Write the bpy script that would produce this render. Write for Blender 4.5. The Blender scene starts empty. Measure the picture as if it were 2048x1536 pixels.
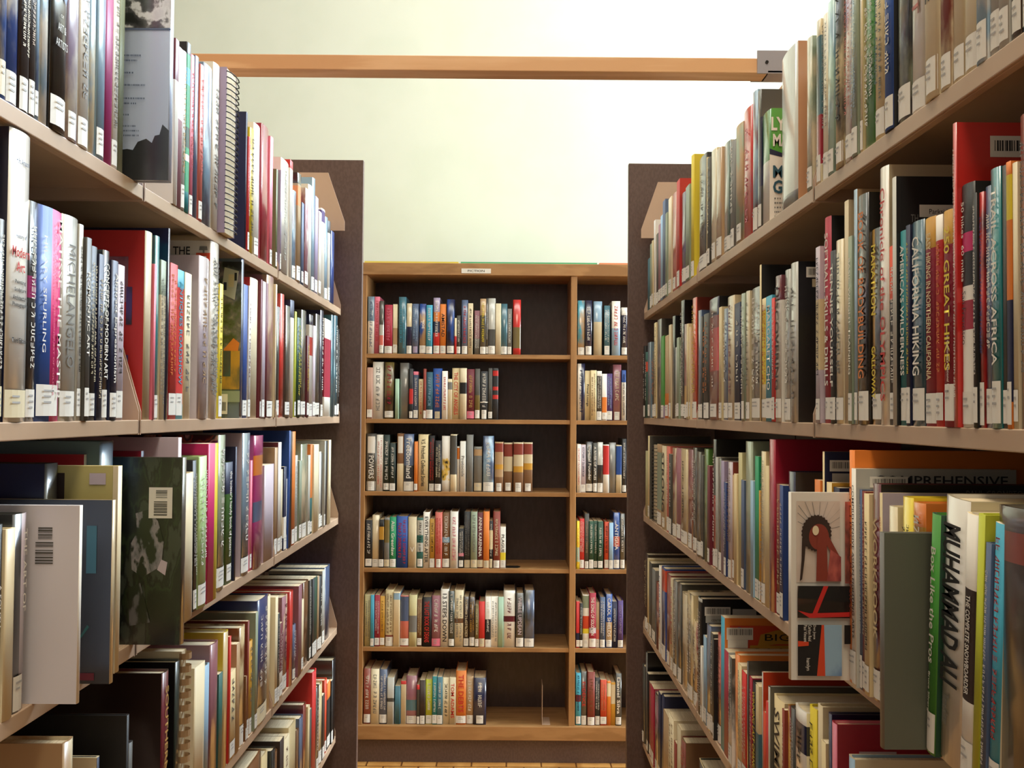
import bpy, math, random
from mathutils import Matrix, Vector

scene = bpy.context.scene
COL = scene.collection
PI = math.pi
CAMZ = 1.48          # eye height above the floor (m)

# ------------------------------------------------------------------ camera
cam_data = bpy.data.cameras.new('camera')
cam_data.sensor_width = 36.0
cam_data.lens = 2050.0 / 2048.0 * 36.0
cam_data.clip_start = 0.05
camera = bpy.data.objects.new('camera', cam_data)
COL.objects.link(camera)
d = Vector((-6 / 2050, -59 / 2050, -1)).normalized()
up = Vector((math.sin(.0075), math.cos(.0075), 0)); up = (up - d * up.dot(d)).normalized()
xa = d.cross(up)
m = Matrix((xa, d, up)).to_4x4()
m.translation = Vector((0, 0, CAMZ))
camera.matrix_world = m
scene.camera = camera

# ------------------------------------------------------------------ light and exposure
scene.view_settings.view_transform = 'Standard'
scene.view_settings.look = 'None'
scene.view_settings.gamma = 1
scene.view_settings.use_curve_mapping = False
scene.view_settings.exposure = 0.45

world = bpy.data.worlds.new('world'); scene.world = world
world.use_nodes = True
wn = world.node_tree
wn.nodes['Background'].inputs[0].default_value = (1.0, .90, .76, 1)
wn.nodes['Background'].inputs[1].default_value = 0.25


def area(name, loc, target, sx, sy, power, color):
    l = bpy.data.lights.new(name, 'AREA')
    l.shape = 'RECTANGLE'; l.size = sx; l.size_y = sy
    l.energy = power; l.color = color
    o = bpy.data.objects.new(name, l); COL.objects.link(o)
    o.location = loc
    o.rotation_euler = (Vector(target) - Vector(loc)).to_track_quat('-Z', 'Y').to_euler()
    return o


# daylight through the side window and the clerestory beyond the stacks, and the ceiling luminaires
area('window_daylight', (4.3, 4.1, 2.15), (0, 4.75, 2.2), 1.6, 1.7, 300, (.86, .95, 1.0))
area('clerestory_daylight', (2.2, 4.92, 4.35), (.8, 0, 1.2), 3.4, 1.1, 400, (.70, .85, 1.0))
area('ceiling_lamp_light', (0, .9, 4.2), (0, .9, 0), .6, 2.2, 44, (1.0, .86, .66))
area('ceiling_lamp_light', (0, -1.8, 4.2), (0, -1.0, 0), .6, 2.2, 24, (1.0, .86, .66))
area('ceiling_lamp_light', (0.3, 3.7, 4.2), (0.3, 4.3, 0), 2.4, .5, 14, (1.0, .95, .86))

# ------------------------------------------------------------------ colours and materials
PAL = {
 'w': ((232,228,218),'white'), 'cr': ((222,208,172),'cream'), 'be': ((205,188,152),'beige'),
 'ct': ((214,194,146),'cream'), 'tn': ((176,142,102),'tan'), 'br': ((120,78,42),'brown'),
 'kh': ((112,96,48),'olive brown'), 'kb': ((132,96,66),'brown'), 'kc': ((196,188,136),'pale olive'),
 'db': ((52,36,30),'dark brown'), 'bk': ((20,20,22),'black'), 'ch': ((44,46,50),'charcoal'),
 'gb': ((72,70,64),'dark grey'), 'gy': ((118,118,114),'grey'), 'gg': ((92,96,82),'grey green'),
 'lg': ((184,184,176),'light grey'), 'sg': ((138,152,128),'sage green'), 'sq': ((104,128,146),'grey blue'),
 'lp': ((192,178,190),'pale lilac'), 'lv': ((158,144,176),'lavender'),
 'rd': ((204,38,34),'red'), 'ro': ((214,66,30),'orange red'), 'rb': ((136,52,38),'brick red'),
 'mr': ((104,28,42),'maroon'), 'cm': ((164,24,52),'crimson'), 'pk': ((226,112,136),'pink'),
 'hp': ((208,22,104),'hot pink'), 'mg': ((164,40,110),'magenta'), 'mv': ((146,92,104),'mauve'),
 'or': ((226,122,38),'orange'), 'ye': ((228,204,40),'yellow'), 'mu': ((196,142,38),'mustard'),
 'wb': ((206,204,214),'white'), 'bw': ((192,212,246),'pale blue'), 'py': ((190,178,108),'pale yellow'), 'gd': ((200,160,84),'gold'), 'sa': ((214,106,92),'salmon'), 'sf': ((196,142,104),'tan'), 'ps': ((196,150,130),'pinkish tan'),
 'gr': ((62,140,48),'green'), 'dg': ((26,70,48),'dark green'), 'dgg': ((32,48,44),'dark green'),
 'em': ((24,146,96),'emerald green'), 'kg': ((64,110,44),'green'), 'lf': ((82,124,50),'leaf green'),
 'lgn': ((164,196,132),'pale green'), 'mt': ((160,196,170),'mint green'), 'lm': ((176,184,40),'lime green'),
 'ol': ((110,120,70),'olive'), 'tl': ((28,126,132),'teal'), 'tq': ((62,112,128),'dusky teal'),
 'gt': ((40,96,88),'dark teal'), 'pt': ((34,84,104),'petrol blue'), 'aq': ((60,160,190),'aqua'),
 'lb': ((142,178,206),'light blue'), 'bl': ((32,76,158),'blue'), 'bd': ((32,58,120),'deep blue'),
 'nv': ((24,30,66),'navy'), 'sl': ((78,96,130),'slate blue'), 'pu': ((80,56,120),'purple'),
}


def lin(c):
    r = []
    g = .3*c[0] + .55*c[1] + .15*c[2]
    for v in c:
        v = (v + (g - v)*.08)/255.0
        r.append(v / 12.92 if v <= .04045 else ((v + .055) / 1.055) ** 2.4)
    return (r[0], r[1], r[2], 1)


MATS = {}


def new_mat(name, rgb, rough=.5, gloss=False, metal=0.0, vary=True):
    m = bpy.data.materials.new(name); m.use_nodes = True
    nt = m.node_tree; b = nt.nodes['Principled BSDF']
    b.inputs['Roughness'].default_value = .28 if gloss else rough
    b.inputs['Metallic'].default_value = metal
    if gloss:
        b.inputs['Coat Weight'].default_value = 1.0
        b.inputs['Coat Roughness'].default_value = .18
    col = lin(rgb)
    b.inputs['Base Color'].default_value = col
    if vary:
        oi = nt.nodes.new('ShaderNodeAttribute'); oi.attribute_name = 'tone'
        mr = nt.nodes.new('ShaderNodeMath'); mr.operation = 'ADD'; mr.inputs[1].default_value = 1.0
        hs = nt.nodes.new('ShaderNodeHueSaturation')
        hs.inputs['Color'].default_value = col
        nt.links.new(oi.outputs['Fac'], mr.inputs[0])
        nt.links.new(mr.outputs[0], hs.inputs['Value'])
        nt.links.new(hs.outputs[0], b.inputs['Base Color'])
    return m


def noise_mat(name, cols, scale=18, stretch=(1, 1, .4), rough=.5, gloss=False, detail=3, hard=True, bump=0, metal=0, coords='Object'):
    m = new_mat(name, (128, 128, 128), rough, gloss, metal, False)
    nt = m.node_tree; b = nt.nodes['Principled BSDF']
    tc = nt.nodes.new('ShaderNodeTexCoord'); mp = nt.nodes.new('ShaderNodeMapping')
    mp.inputs['Scale'].default_value = stretch
    oi = nt.nodes.new('ShaderNodeAttribute'); oi.attribute_name = 'tone'
    ad = nt.nodes.new('ShaderNodeVectorMath'); ad.operation = 'ADD'
    sc = nt.nodes.new('ShaderNodeVectorMath'); sc.operation = 'SCALE'
    cmb = nt.nodes.new('ShaderNodeCombineXYZ')
    for k in range(3): nt.links.new(oi.outputs['Fac'], cmb.inputs[k])
    nt.links.new(cmb.outputs[0], sc.inputs[0]); sc.inputs['Scale'].default_value = 137.0
    n = nt.nodes.new('ShaderNodeTexNoise'); n.inputs['Scale'].default_value = scale; n.inputs['Detail'].default_value = detail
    cr = nt.nodes.new('ShaderNodeValToRGB')
    el = cr.color_ramp.elements
    while len(el) < len(cols): el.new(.5)
    for i, c in enumerate(cols):
        el[i].position = .32 + .36 * i / max(1, len(cols) - 1) if not hard else .40 + .2 * i / max(1, len(cols) - 1)
        el[i].color = lin(c)
    if hard: cr.color_ramp.interpolation = 'EASE'
    nt.links.new(tc.outputs[coords], mp.inputs[0]); nt.links.new(mp.outputs[0], ad.inputs[0])
    nt.links.new(sc.outputs[0], ad.inputs[1]); nt.links.new(ad.outputs[0], n.inputs[0])
    nt.links.new(n.outputs[0], cr.inputs[0]); nt.links.new(cr.outputs[0], b.inputs['Base Color'])
    if bump:
        bp = nt.nodes.new('ShaderNodeBump'); bp.inputs['Strength'].default_value = bump
        bp.inputs['Distance'].default_value = .002
        nt.links.new(n.outputs[0], bp.inputs['Height']); nt.links.new(bp.outputs[0], b.inputs['Normal'])
    return m


def mat(code, gloss=False):
    key = (code, gloss)
    if key in MATS: return MATS[key]
    if code == 'multi':
        m = noise_mat('cover_multicolour', [(60,40,40),(150,90,60),(40,70,60),(190,170,140),(90,50,80)], 22, (1,1,1), gloss=gloss)
    elif code == 'tree':
        m = noise_mat('cover_foliage_photo', [(8,10,8),(16,22,14),(34,46,26),(12,14,12),(52,58,50)], 34, (1,1.4,.5), gloss=True, detail=8)
    elif code == 'green2':
        m = new_mat('cover_lime', (76, 176, 52), gloss=gloss)
    elif code == 'yb':
        m = noise_mat('cover_yellow_black', [(232,228,218),(220,180,70),(30,24,20)], 30, (1,1,.6))
    elif '/' in code:
        a, b = code.split('/')
        m = noise_mat('cover_%s_%s' % (cname(a).replace(' ', '_'), cname(b).replace(' ', '_')), [PAL[a][0], PAL[b][0]], 26, (1, 1, .45), gloss=gloss, detail=5)
    else:
        m = new_mat('cover_' + PAL[code][1].replace(' ', '_'), PAL[code][0], .48, gloss)
    MATS[key] = m
    return m


def cname(code):
    if code == 'multi': return 'multicoloured'
    if code == 'tree': return 'leafy dark'
    if code == 'green2': return 'lime green'
    if '/' in code:
        a, b = code.split('/'); return '%s and %s' % (PAL[a][1], PAL[b][1])
    return PAL[code][1]


M_PAGE = noise_mat('paper_pages', [(196,176,138),(226,210,176)], 60, (30, .3, .3), .8)
M_STICK = new_mat('label_paper', (226,222,212), .6, vary=False)
M_INK = new_mat('label_ink', (168,166,164), .6, vary=False)
M_STEEL = noise_mat('beige_painted_steel', [(182,152,124),(192,162,134)], 6, (1,1,1), .38, bump=.02)
M_STEELD = noise_mat('beige_painted_steel_bracket', [(186,156,132),(194,164,140)], 6, (1,1,1), .4)
M_UPR = noise_mat('brown_painted_steel', [(74,50,36),(86,58,42)], 6, (1,1,1), .42)
M_PANEL = noise_mat('dark_walnut_laminate', [(88,67,60),(97,75,68)], 160, (1,1,.5), .38, detail=3)
M_OAK = noise_mat('honey_oak_veneer', [(150,106,60),(170,124,74),(160,114,66)], 14, (.25, 1, 1), .42, detail=6)
M_OAKV = noise_mat('honey_oak_veneer_upright', [(150,106,60),(172,126,76),(160,114,66)], 14, (1, 1, .12), .42, detail=6)
M_WALN = noise_mat('dark_case_back', [(66,47,41),(73,53,47)], 60, (1,1,.3), .27, detail=4)
M_BEAM = noise_mat('pine_beam', [(204,150,100),(220,172,124),(212,160,110)], 12, (.12, 1, 1), .5, detail=6)
M_WALL = noise_mat('cream_wall_paint', [(214,218,200),(218,221,204)], 3, (1,1,1), .75)
M_CEIL = new_mat('ceiling_paint', (225,222,210), .8, vary=False)
M_METAL = new_mat('grey_metal', (168,164,172), .35, metal=.6, vary=False)
M_DARKM = new_mat('black_metal', (24,22,22), .4, metal=.3, vary=False)
M_BLACK = new_mat('lettering_black', (18,18,20), .5, vary=False)


# ------------------------------------------------------------------ mesh helpers
def mesh_obj(name, verts, faces, mats, idx=None, parent=None, smooth=None, tone=None):
    me = bpy.data.meshes.new(name)
    me.from_pydata(verts, [], faces)
    for mm in (mats if isinstance(mats, (list, tuple)) else [mats]): me.materials.append(mm)
    if idx: me.polygons.foreach_set('material_index', idx)
    if smooth: me.polygons.foreach_set('use_smooth', smooth)
    me.update()
    if tone is not None:
        at = me.attributes.new('tone', 'FLOAT', 'FACE'); at.data.foreach_set('value', [tone]*len(faces))
    o = bpy.data.objects.new(name, me); COL.objects.link(o)
    if parent: o.parent = parent
    return o


class MB:
    def __init__(s): s.v = []; s.f = []; s.i = []
    def box(s, x0, x1, y0, y1, z0, z1, mi=0):
        n = len(s.v)
        s.v += [(x0,y0,z0),(x1,y0,z0),(x1,y1,z0),(x0,y1,z0),(x0,y0,z1),(x1,y0,z1),(x1,y1,z1),(x0,y1,z1)]
        s.f += [(n,n+3,n+2,n+1),(n+4,n+5,n+6,n+7),(n,n+1,n+5,n+4),(n+1,n+2,n+6,n+5),(n+2,n+3,n+7,n+6),(n+3,n,n+4,n+7)]
        s.i += [mi] * 6
        return s
    def prism(s, pts, axis, a0, a1, mi=0):
        """pts: outline in the two other axes (x,z for axis y; x,y for axis z; y,z for axis x)."""
        n = len(s.v); k = len(pts)
        for a in (a0, a1):
            for p in pts:
                s.v.append((p[0], a, p[1]) if axis == 'y' else (p[0], p[1], a) if axis == 'z' else (a, p[0], p[1]))
        s.f.append(tuple(range(n, n+k))); s.f.append(tuple(range(n+2*k-1, n+k-1, -1)))
        for j in range(k): s.f.append((n+j, n+(j+1) % k, n+k+(j+1) % k, n+k+j))
        s.i += [mi] * (k + 2)
        return s
    def quad(s, a, b, c, d_, mi=0):
        n = len(s.v); s.v += [a, b, c, d_]; s.f.append((n, n+1, n+2, n+3)); s.i.append(mi)
        return s
    def tube(s, pts, r, mi=0, k=6, closed=False):
        n0 = len(s.v); m_ = len(pts)
        for i, p in enumerate(pts):
            p = Vector(p)
            a = Vector(pts[(i-1) % m_] if closed or i > 0 else pts[0]); b = Vector(pts[(i+1) % m_] if closed or i < m_-1 else pts[-1])
            t = (b - a).normalized()
            u = t.cross(Vector((0, 0, 1)))
            if u.length < .1: u = t.cross(Vector((0, 1, 0)))
            u.normalize(); w = t.cross(u)
            for q in range(k):
                an = 2*PI*q/k
                s.v.append(tuple(p + u*math.cos(an)*r + w*math.sin(an)*r))
        for i in range(m_ if closed else m_-1):
            for q in range(k):
                a = n0 + i*k + q; b = n0 + i*k + (q+1) % k
                c = n0 + ((i+1) % m_)*k + (q+1) % k; e = n0 + ((i+1) % m_)*k + q
                s.f.append((a, b, c, e)); s.i.append(mi)
        return s
    def build(s, name, mats, parent=None):
        return mesh_obj(name, s.v, s.f, mats, s.i, parent)


def empty(name, loc=(0, 0, 0), rz=0.0):
    o = bpy.data.objects.new(name, None); COL.objects.link(o)
    o.empty_display_size = .02
    o.location = loc; o.rotation_euler = (0, 0, rz)
    return o


def tag(o, label=None, cat=None, group=None, kind=None):
    if label: o['label'] = label
    if cat: o['category'] = cat
    if group: o['group'] = group
    if kind: o['kind'] = kind
    return o


def bevel(o, w=.002):
    md = o.modifiers.new('bevel', 'BEVEL'); md.width = w; md.segments = 2; md.limit_method = 'ANGLE'
    return o


# ------------------------------------------------------------------ the room
def struct(name, mb, mt):
    o = mb.build(name, mt); o['kind'] = 'structure'; return o


M_FLOOR = noise_mat('oak_parquet_floor', [(176,118,52),(204,146,74),(190,130,60)], 5, (1, .3, 1), .35, detail=5)
nt = M_FLOOR.node_tree
br_ = nt.nodes.new('ShaderNodeTexBrick'); br_.inputs['Scale'].default_value = 3.4
br_.inputs['Mortar Size'].default_value = .012; br_.inputs['Color1'].default_value = (1,1,1,1)
br_.inputs['Color2'].default_value = (.86,.86,.86,1); br_.inputs['Mortar'].default_value = (.25,.18,.12,1)
mx = nt.nodes.new('ShaderNodeMix'); mx.data_type = 'RGBA'; mx.blend_type = 'MULTIPLY'; mx.inputs[0].default_value = 1
tcn = [n for n in nt.nodes if n.type == 'TEX_COORD'][0]; crn = [n for n in nt.nodes if n.type == 'VALTORGB'][0]
nt.links.new(tcn.outputs['Object'], br_.inputs[0])
nt.links.new(crn.outputs[0], mx.inputs[6]); nt.links.new(br_.outputs[0], mx.inputs[7])
nt.links.new(mx.outputs[2], nt.nodes['Principled BSDF'].inputs['Base Color'])

struct('floor', MB().box(-4.5, 4.5, -4.0, 5.0, -.05, 0), M_FLOOR)
struct('ceiling', MB().box(-4.5, 4.5, -4.0, 5.05, 5.1, 5.2), M_CEIL)
struct('wall_back', MB().box(-4.5, 4.5, 5.0, 5.1, 0, 3.8).box(-4.5, .45, 5.0, 5.1, 3.8, 5.1).box(3.95, 4.5, 5.0, 5.1, 3.8, 5.1).box(.45, 3.95, 5.0, 5.1, 4.9, 5.1), M_WALL)
w = MB()      # right wall with a window opening y 3.3..4.9, z 1.3..3.0
w.box(4.4, 4.5, -4, 3.2, 0, 5.1).box(4.4, 4.5, 4.9, 5.0, 0, 5.1).box(4.4, 4.5, 3.2, 4.9, 0, 1.3).box(4.4, 4.5, 3.2, 4.9, 3.05, 5.1)
struct('wall_right', w, M_WALL)
wf = MB()
for a, b, c, e in ((3.2,4.9,1.3,1.36),(3.2,4.9,2.99,3.05),(3.2,3.26,1.3,3.05),(4.84,4.9,1.3,3.05),(4.03,4.07,1.3,3.05)):
    wf.box(4.42, 4.48, a, b, c, e)
struct('window_1', wf, M_METAL)
wf = MB()
for a, b, c, e in ((.45,3.95,3.8,3.86),(.45,3.95,4.84,4.9),(.45,.51,3.8,4.9),(3.89,3.95,3.8,4.9),(2.17,2.23,3.8,4.9)):
    wf.box(a, b, 5.02, 5.08, c, e)
struct('window_2', wf, M_METAL)

# ------------------------------------------------------------------ steel library racks
ZS = {'L1': .321, 'L2': -.013, 'L3': -.325, 'L4': -.662, 'L5': -.993, 'L6': -1.33,
      'R1': .324, 'R2': -.010, 'R3': -.318, 'R4': -.671, 'R5': -1.027, 'R6': -1.34}
XL, XR = -.525, .43
DEPTH = .225
SHN = ['top', 'second', 'third', 'fourth', 'fifth', 'bottom']


def rack(side, y0, y1, label, end_panel=None):
    """One bay of a cantilever library rack between y0 and y1; shelves face the aisle."""
    s = 1 if side == 'L' else -1                       # +1: the aisle lies towards +x
    xf = XL if side == 'L' else XR
    root = empty('library_rack', (xf, (y0+y1)/2, 0))
    tag(root, label, 'bookshelf', 'steel library rack bays along the aisle')
    L = (y1 - y0) / 2
    X = lambda t: -s * t                                # t = distance back from the shelf front
    def bx(mb, t0, t1, a, b, z0, z1): 
        x0, x1 = sorted((X(t0), X(t1))); mb.box(x0, x1, a, b, z0, z1)
    for k in range(6):
        z = ZS[side + str(k+1)] + CAMZ
        g = .0012
        mb = MB()
        bx(mb, .0, .004, -L+g, L-g, z-.020, z)              # front lip
        bx(mb, .004, DEPTH, -L+g, L-g, z-.004, z)           # deck
        bx(mb, .004, .014, -L+g, L-g, z-.020, z-.017)       # returned edge
        bx(mb, DEPTH-.004, DEPTH, -L+g, L-g, z, z+.02)
        sh = mb.build('shelf', M_STEEL, root); bevel(sh, .0012)
        for e in (-1, 1):
            pts = [(X(.0), z-.021), (X(.0), z+.012), (X(.046), z+.168), (X(DEPTH), z+.168), (X(DEPTH), z-.021)]
            a = e*(L-.0012)
            MB().prism(pts, 'y', min(a, a-e*.0022), max(a, a-e*.0022)).build('bracket', M_STEELD, sh)
    mb = MB(); bx(mb, DEPTH+.001, DEPTH+.006, -L+.0015, L-.0015, .06, CAMZ+.735); mb.build('back_panel', M_UPR, root)
    mb = MB(); bx(mb, DEPTH+.0005, DEPTH+.03, -L+.0015, L-.0015, CAMZ+.736, CAMZ+.80); mb.build('top_rail', M_BEAM, root)
    mb = MB(); bx(mb, .02, DEPTH+.02, -L+.0015, L-.0015, 0.0, .085); mb.build('base', M_UPR, root)
    for e in (-1, 1):
        mb = MB(); a = e*(L-.0015); bx(mb, DEPTH+.007, DEPTH+.045, min(a, a-e*.02), max(a, a-e*.02), 0, CAMZ+.735)
        mb.build('post', M_UPR, root)
    if end_panel:
        px, top = end_panel
        a, b = sorted((px - xf, X(.50)))
        o = MB().box(a, b, L+.02, L+.042, 0, top).build('end_panel', M_PANEL, root); bevel(o, .003)
        # an unused bracket hooked at the top of the last post
        z = CAMZ + .555
        pts = [(X(-.018), z-.0), (X(-.018), z+.028), (X(.034), z+.178), (X(.13), z+.178), (X(.13), z)]
        MB().prism(pts, 'y', L-.06, L-.057).build('spare_bracket', M_STEELD, root)
    return root


rack('L', .60, 1.458, 'left rack bay nearest the viewer, beige steel shelves of art books')
rack('L', 1.462, 2.312, 'left rack middle bay of beige steel shelves, between two bracketed joints')
rack('L', 2.316, 3.180, 'left rack far bay ending at the left dark brown end panel', (-.4625, CAMZ+.793))
rack('R', .60, 1.442, 'right rack bay nearest the viewer, beige steel shelves of hiking books')
rack('R', 1.446, 2.345, 'right rack middle bay of beige steel shelves, under the wooden beam end')
rack('R', 2.349, 3.270, 'right rack far bay ending at the right dark brown end panel', (.381, CAMZ+.812))

# wooden tie beam across the aisle, on the top rails
bm = empty('tie_beam', (0, 2.41, CAMZ+.802)); tag(bm, 'long honey-coloured wooden beam spanning the aisle above the racks', 'beam')
o = MB().box(-.77, .605, -.03, .03, .0, .036).build('timber', M_BEAM, bm); bevel(o, .002)
pl = MB().box(.60, .69, -.036, .032, .0, .004).box(.575, .69, -.036, -.031, -.002, .052).box(.575, .69, .031, .035, 0, .05)
pl.build('end_bracket', M_METAL, bm)
sc_ = MB()
for x in (.597, .655): sc_.prism([(x+.004*math.cos(a*PI/4), .024+.004*math.sin(a*PI/4)) for a in range(8)], 'y', -.039, -.036)
sc_.build('screw', M_DARKM, bm)

# ------------------------------------------------------------------ the wooden end bookcase
YC = 4.38
ZC = {'C1': .252, 'C2': -.027, 'C3': -.336, 'C4': -.661, 'C5': -.995, 'C6': -1.322}
case = empty('wooden_bookcase', (0, YC, 0))
tag(case, 'honey oak bookcase with dark back across the aisle end, lettered FICTION', 'bookcase')
H = CAMZ + .643
for x0, x1, nm in ((-.642, -.613, 'side_panel'), (.262, .288, 'divider'), (1.163, 1.192, 'side_panel')):
    bevel(MB().box(x0, x1, .0, .30, .10, H-.0525).build(nm, M_OAKV, case), .0015)
for k in range(1, 6):
    z = ZC['C%d' % k] + CAMZ
    for x0, x1 in ((-.6125, .2615), (.2885, 1.1625)):
        bevel(MB().box(x0, x1, .004, .285, z-.018, z).build('shelf', M_OAK, case), .0012)
z = ZC['C6'] + CAMZ
bevel(MB().box(-.642, 1.192, -.012, .285, z-.058, z).build('base_shelf', M_OAK, case), .002)
MB().box(-.642, 1.192, .012, .03, 0, z-.058).build('toe_kick', M_PANEL, case)
bevel(MB().box(-.642, 1.192, -.006, .016, H-.052, H-.001).build('header_rail', M_OAK, case), .0015)
MB().box(-.642, 1.192, .0165, .30, H-.0520, H-.001).build('top_board', M_OAK, case)
MB().box(-.6125, 1.1625, .286, .298, .1, H-.02).build('back_panel', M_WALN, case)


def text_mesh(name, body, mt, parent, w, h, M, fit=True, bold=0.0, cap=None):
    """Lettering fitted into w x h (metres), centred, laid by matrix M (local x = reading direction)."""
    cu = bpy.data.curves.new(name, 'FONT'); cu.body = body; cu.resolution_u = 2
    cu.align_x = 'LEFT'; cu.offset = bold; cu.space_line = .85
    t = bpy.data.objects.new(name, cu)
    me = bpy.data.meshes.new_from_object(t)
    bpy.data.objects.remove(t)
    if len(me.vertices) == 0: return None
    xs = [v.co.x for v in me.vertices]; ys = [v.co.y for v in me.vertices]
    x0, x1, y0, y1 = min(xs), max(xs), min(ys), max(ys)
    sy = h / max(y1-y0, .001); sx = w / max(x1-x0, .001)
    if cap: sx = min(sx, sy*cap); sy = min(sy, sx*1.9)
    for v in me.vertices:
        v.co = M @ Vector(((v.co.x-(x0+x1)/2)*sx, (v.co.y-(y0+y1)/2)*sy, 0))
    me.materials.clear(); me.materials.append(mt)
    o = bpy.data.objects.new(name, me); COL.objects.link(o)
    if parent: o.parent = parent
    return o


def frame(origin, xd, yd):
    xd = Vector(xd).normalized(); yd = Vector(yd).normalized(); z = xd.cross(yd)
    return Matrix(((xd[0], yd[0], z[0], origin[0]), (xd[1], yd[1], z[1], origin[1]), (xd[2], yd[2], z[2], origin[2]), (0, 0, 0, 1)))


sg_ = empty('shelf_sign', (-.145, YC-.0065, H-.034))
tag(sg_, 'small white FICTION sign strip on the bookcase header', 'sign')
MB().box(-.063, .063, -.0012, 0, -.010, .010).build('card', M_STICK, sg_)
text_mesh('lettering', 'FICTION', M_BLACK, sg_, .072, .0095, frame((0, -.0016, 0), (1, 0, 0), (0, 0, 1)), bold=.01)
for x0, x1, c, lab in ((-.625, -.222, (226,206,70), 'yellow flat folder lying on the bookcase top at left'),
                       (-.212, .374, (70,176,120), 'green flat folder lying on the bookcase top in the middle'),
                       (.384, .75, (224,132,86), 'orange flat folder lying on the bookcase top beside the right panel')):
    o = MB().box(x0, x1, .0, .24, .0, .0065).build('flat_folder', new_mat('folder_card', c, .6, vary=False))
    o.location = (0, YC+.005, H); tag(o, lab, 'folder', 'flat folders on the bookcase top')

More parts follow.
